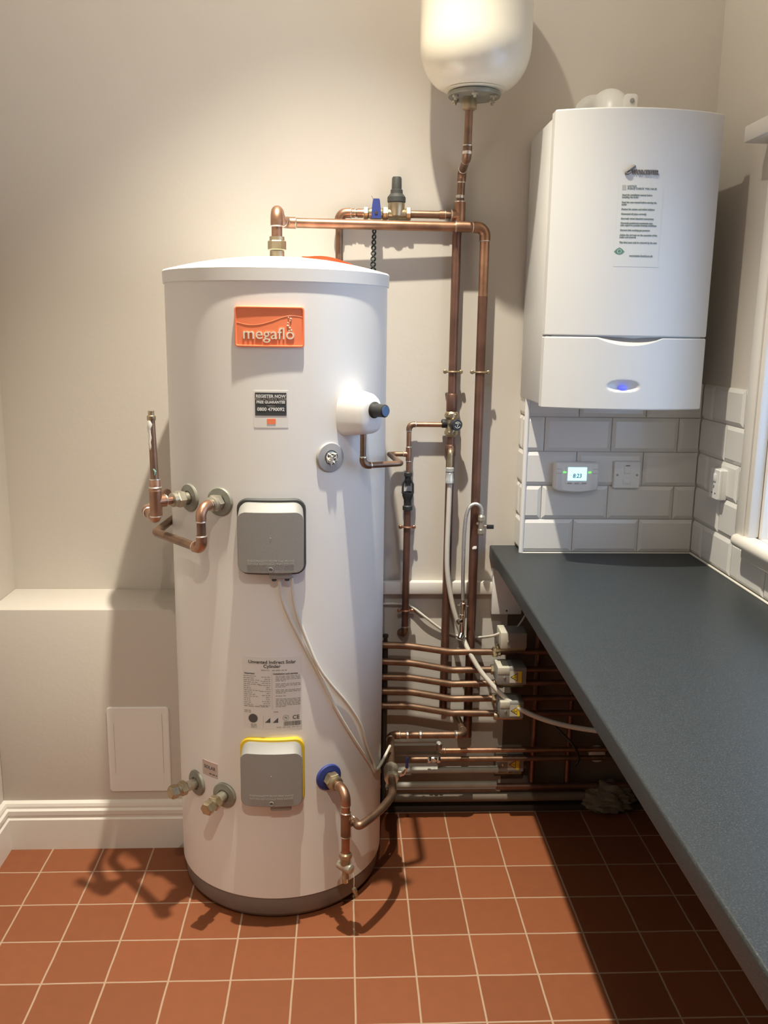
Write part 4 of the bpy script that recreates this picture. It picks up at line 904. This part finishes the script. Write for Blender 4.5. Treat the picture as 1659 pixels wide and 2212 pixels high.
bm = B(); hexa(bm, .0125, -.021, -.010, M); hexa(bm, .0125, .010, .021, M); lathe(bm, [(.009, -.010), (.0105, -.004), (.0105, .004), (.009, .010)], M, 18); obj('valve_body', bm, M_chrome, sv, sharp=25)
bm = B(); lathe(bm, [(.006, .008), (.006, .012), (0, .012)], frame(p, (0, -1, 0)), 14); obj('screw', bm, M_nickel, sv)
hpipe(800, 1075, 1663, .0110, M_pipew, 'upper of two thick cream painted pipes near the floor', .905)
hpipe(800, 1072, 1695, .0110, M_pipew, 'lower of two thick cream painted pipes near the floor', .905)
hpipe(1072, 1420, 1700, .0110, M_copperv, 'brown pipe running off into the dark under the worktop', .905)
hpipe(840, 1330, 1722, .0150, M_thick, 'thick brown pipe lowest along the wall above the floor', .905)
for px, lab in ((1160, 'left of two dark upright copper pipes under the worktop'), (1238, 'right of two dark upright copper pipes under the worktop')):
    p = at(px, 1500, .90); bm = B(); sweep(bm, [(p.x, .915, .10), (p.x, .915, .862)], R15*1.3, 12); tag(obj('upright_pipe', bm, M_copperv), lab, 'pipe')
cable([at(1195, 1565, .87), at(1215, 1585, .86), at(1240, 1612, .85), at(1250, 1640, .86), at(1240, 1655, .88)], .0042, 'black cable hanging in the dark under the worktop', M_black)
c = at(1288, 1626, .955); bm = B(); lathe(bm, [(.028, 0), (.028, -.012), (.022, -.016), (0, -.016)], frame(c, (0, 1, 0)), 28)
tag(obj('wall_vent', bm, M_white), 'round white vent cap low on the wall under the worktop', 'vent')
c = atz(1290, 1737, .0); bm = B(); bmesh.ops.create_icosphere(bm, subdivisions=4, radius=1, matrix=Matrix.Identity(4))
for v in bm.verts:
    k = 1+.16*math.sin(9*v.co.x+4*v.co.z)*math.cos(7*v.co.y)+.10*math.sin(17*v.co.z+5*v.co.x); x, y, z_ = v.co*k
    v.co = Vector((c.x+.02+x*.085, .905+y*.04, max(.001, .055+z_*.055)))
tag(obj('plastic_wrap', bm, M_pale), 'crumpled pale plastic wrap on the floor in the dark under the worktop', 'packaging')

# ================================================================== CONTROLS ON THE TILES
c = at(1246, 1027, PIERY-.025); f = facing((c.x, PIERY-.0, c.z))
f = facing((c.x, PIERY, c.z-.007)); pg = thing('programmer', 'white heating programmer with lit blue display on the tiled wall', 'programmer', (c.x, PIERY, c.z-.045))
bm = B(); plate(bm, f, .134, .084, .008, [(0, -.002), (0, .020), (.003, .026), (.006, .028)], 0, .004, nm=16, bow=.009); cs = obj('casing', bm, M_white, pg, sharp=30)
bm = B(); plate(bm, f, .070, .058, .005, [(0, .0275), (.001, .0295), (.002, .0295)], -.001, .010); obj('display_surround', bm, M_white, cs)
bm = B(); fbox(bm, f, -.0285, .0285, -.008, .032, .029, .0302); dsp = obj('display', bm, M_lcd, pg)
bm = B(); text(bm, f, '8:23', .0175, 0, .006, .0302, .0003, sx=.9, shear=.12, bold=.0004); obj('digits', bm, M_lcdk, dsp)
bm = B()
for s in (-1, 1): bm = B(); fbox(bm, f, s*.0375-.0048, s*.0375+.0048, .0155, .0185, .028, .0298, .001); obj('indicator', bm, M_led, pg)
bm = B()
for u0, u1 in ((-.062, -.046), (.046, .062)):
    for v in (.026, .013): fbox(bm, f, u0, u1, v, v+.0012, .0275, .0284)
obj('printed_marks', bm, M_ink2, cs)
for u in (-.022, 0, .022): bm = B(); fbox(bm, f, u-.007, u+.007, -.018, -.0145, .029, .0302, .0005); obj('button', bm, M_ink2, pg)
c = at(1352.5, 1025, PIERY); f = facing((c.x, PIERY, c.z))
sp = thing('fused_switch', 'white fused switch plate on the tiles right of the programmer', 'switch', (c.x, PIERY, c.z-.043))
bm = B(); plate(bm, f, .081, .083, .004, [(0, -.002), (0, .007), (.002, .010)]); cs = obj('plate', bm, M_white, sp, sharp=30)
bm = B(); fbox(bm, f, -.010, .010, .004, .030, .009, .0125, .0015); rk = obj('rocker', bm, M_white, sp)
bm = B(); fbox(bm, f, -.006, .006, .0275, .0295, .0122, .0128); obj('neon', bm, M_dgrey, rk)
bm = B(); plate(bm, f, .024, .017, .003, [(0, .009), (0, .0125), (.001, .013)], 0, -.020); obj('fuse_holder', bm, M_white, sp)
bm = B()
for s in (-1, 1): bm = B(); lathe(bm, [(.0035, .0095), (.0035, .0112), (.002, .0115)], frame(f(s*.030, 0, 0), (0, -1, 0)), 14); obj('screw', bm, M_collarg, sp)
ys = atx(1550, 1045, RIGHTX-.012).y; zs = atx(1550, 1045, RIGHTX-.012).z
f = flat(frame((RIGHTX, ys, zs), (-1, 0, 0))); so = thing('wall_socket', 'white socket box on the right tiled wall beside the window', 'socket', (RIGHTX, ys, zs-.045))
bm = B(); plate(bm, f, .064, .086, .004, [(0, -.002), (0, .013)]); obj('back_box', bm, M_white, so)
bm = B(); plate(bm, f, .064, .086, .004, [(0, .0135), (0, .019), (.002, .022)]); fpn = obj('plate', bm, M_white, so, sharp=30)
bm = B(); fbox(bm, f, -.012, .012, .008, .030, .0215, .025, .0015); obj('rocker', bm, M_white, fpn)
bm = B()
for u, v, w_, h_ in ((0, -.008, .004, .008), (-.011, -.026, .006, .004), (.011, -.026, .006, .004)): fbox(bm, f, u-w_/2, u+w_/2, v-h_/2, v+h_/2, .0218, .0224)
obj('pin_slots', bm, M_dgrey, fpn)

# access panel in the boxing
a, b = at(230, 1527, BOXY), at(371, 1707, BOXY); w, h = b.x-a.x, a.z-b.z; f = facing(((a.x+b.x)/2, BOXY, (a.z+b.z)/2))
ap = thing('access_panel', 'white plastic access panel on the low boxing left of the cylinder', 'access panel', ((a.x+b.x)/2, BOXY, b.z))
bm = B(); plate(bm, f, w, h, .010, [(0, -.001), (0, .004), (.002, .006)]); obj('surround', bm, M_lid, ap)
bm = B(); plate(bm, f, w-.042, h-.036, .002, [(0, .0055), (0, .0064)]); obj('door', bm, M_lid, ap)
bm = B(); fbox(bm, f, -w/2+.0195, -w/2+.0203, -h/2+.06, h/2-.05, .0062, .0064); obj('seam', bm, M_ink2, ap); bm = B(); fbox(bm, f, w/2-.0203, w/2-.0195, -h/2+.06, h/2-.02, .0062, .0064); obj('seam', bm, M_ink2, ap)
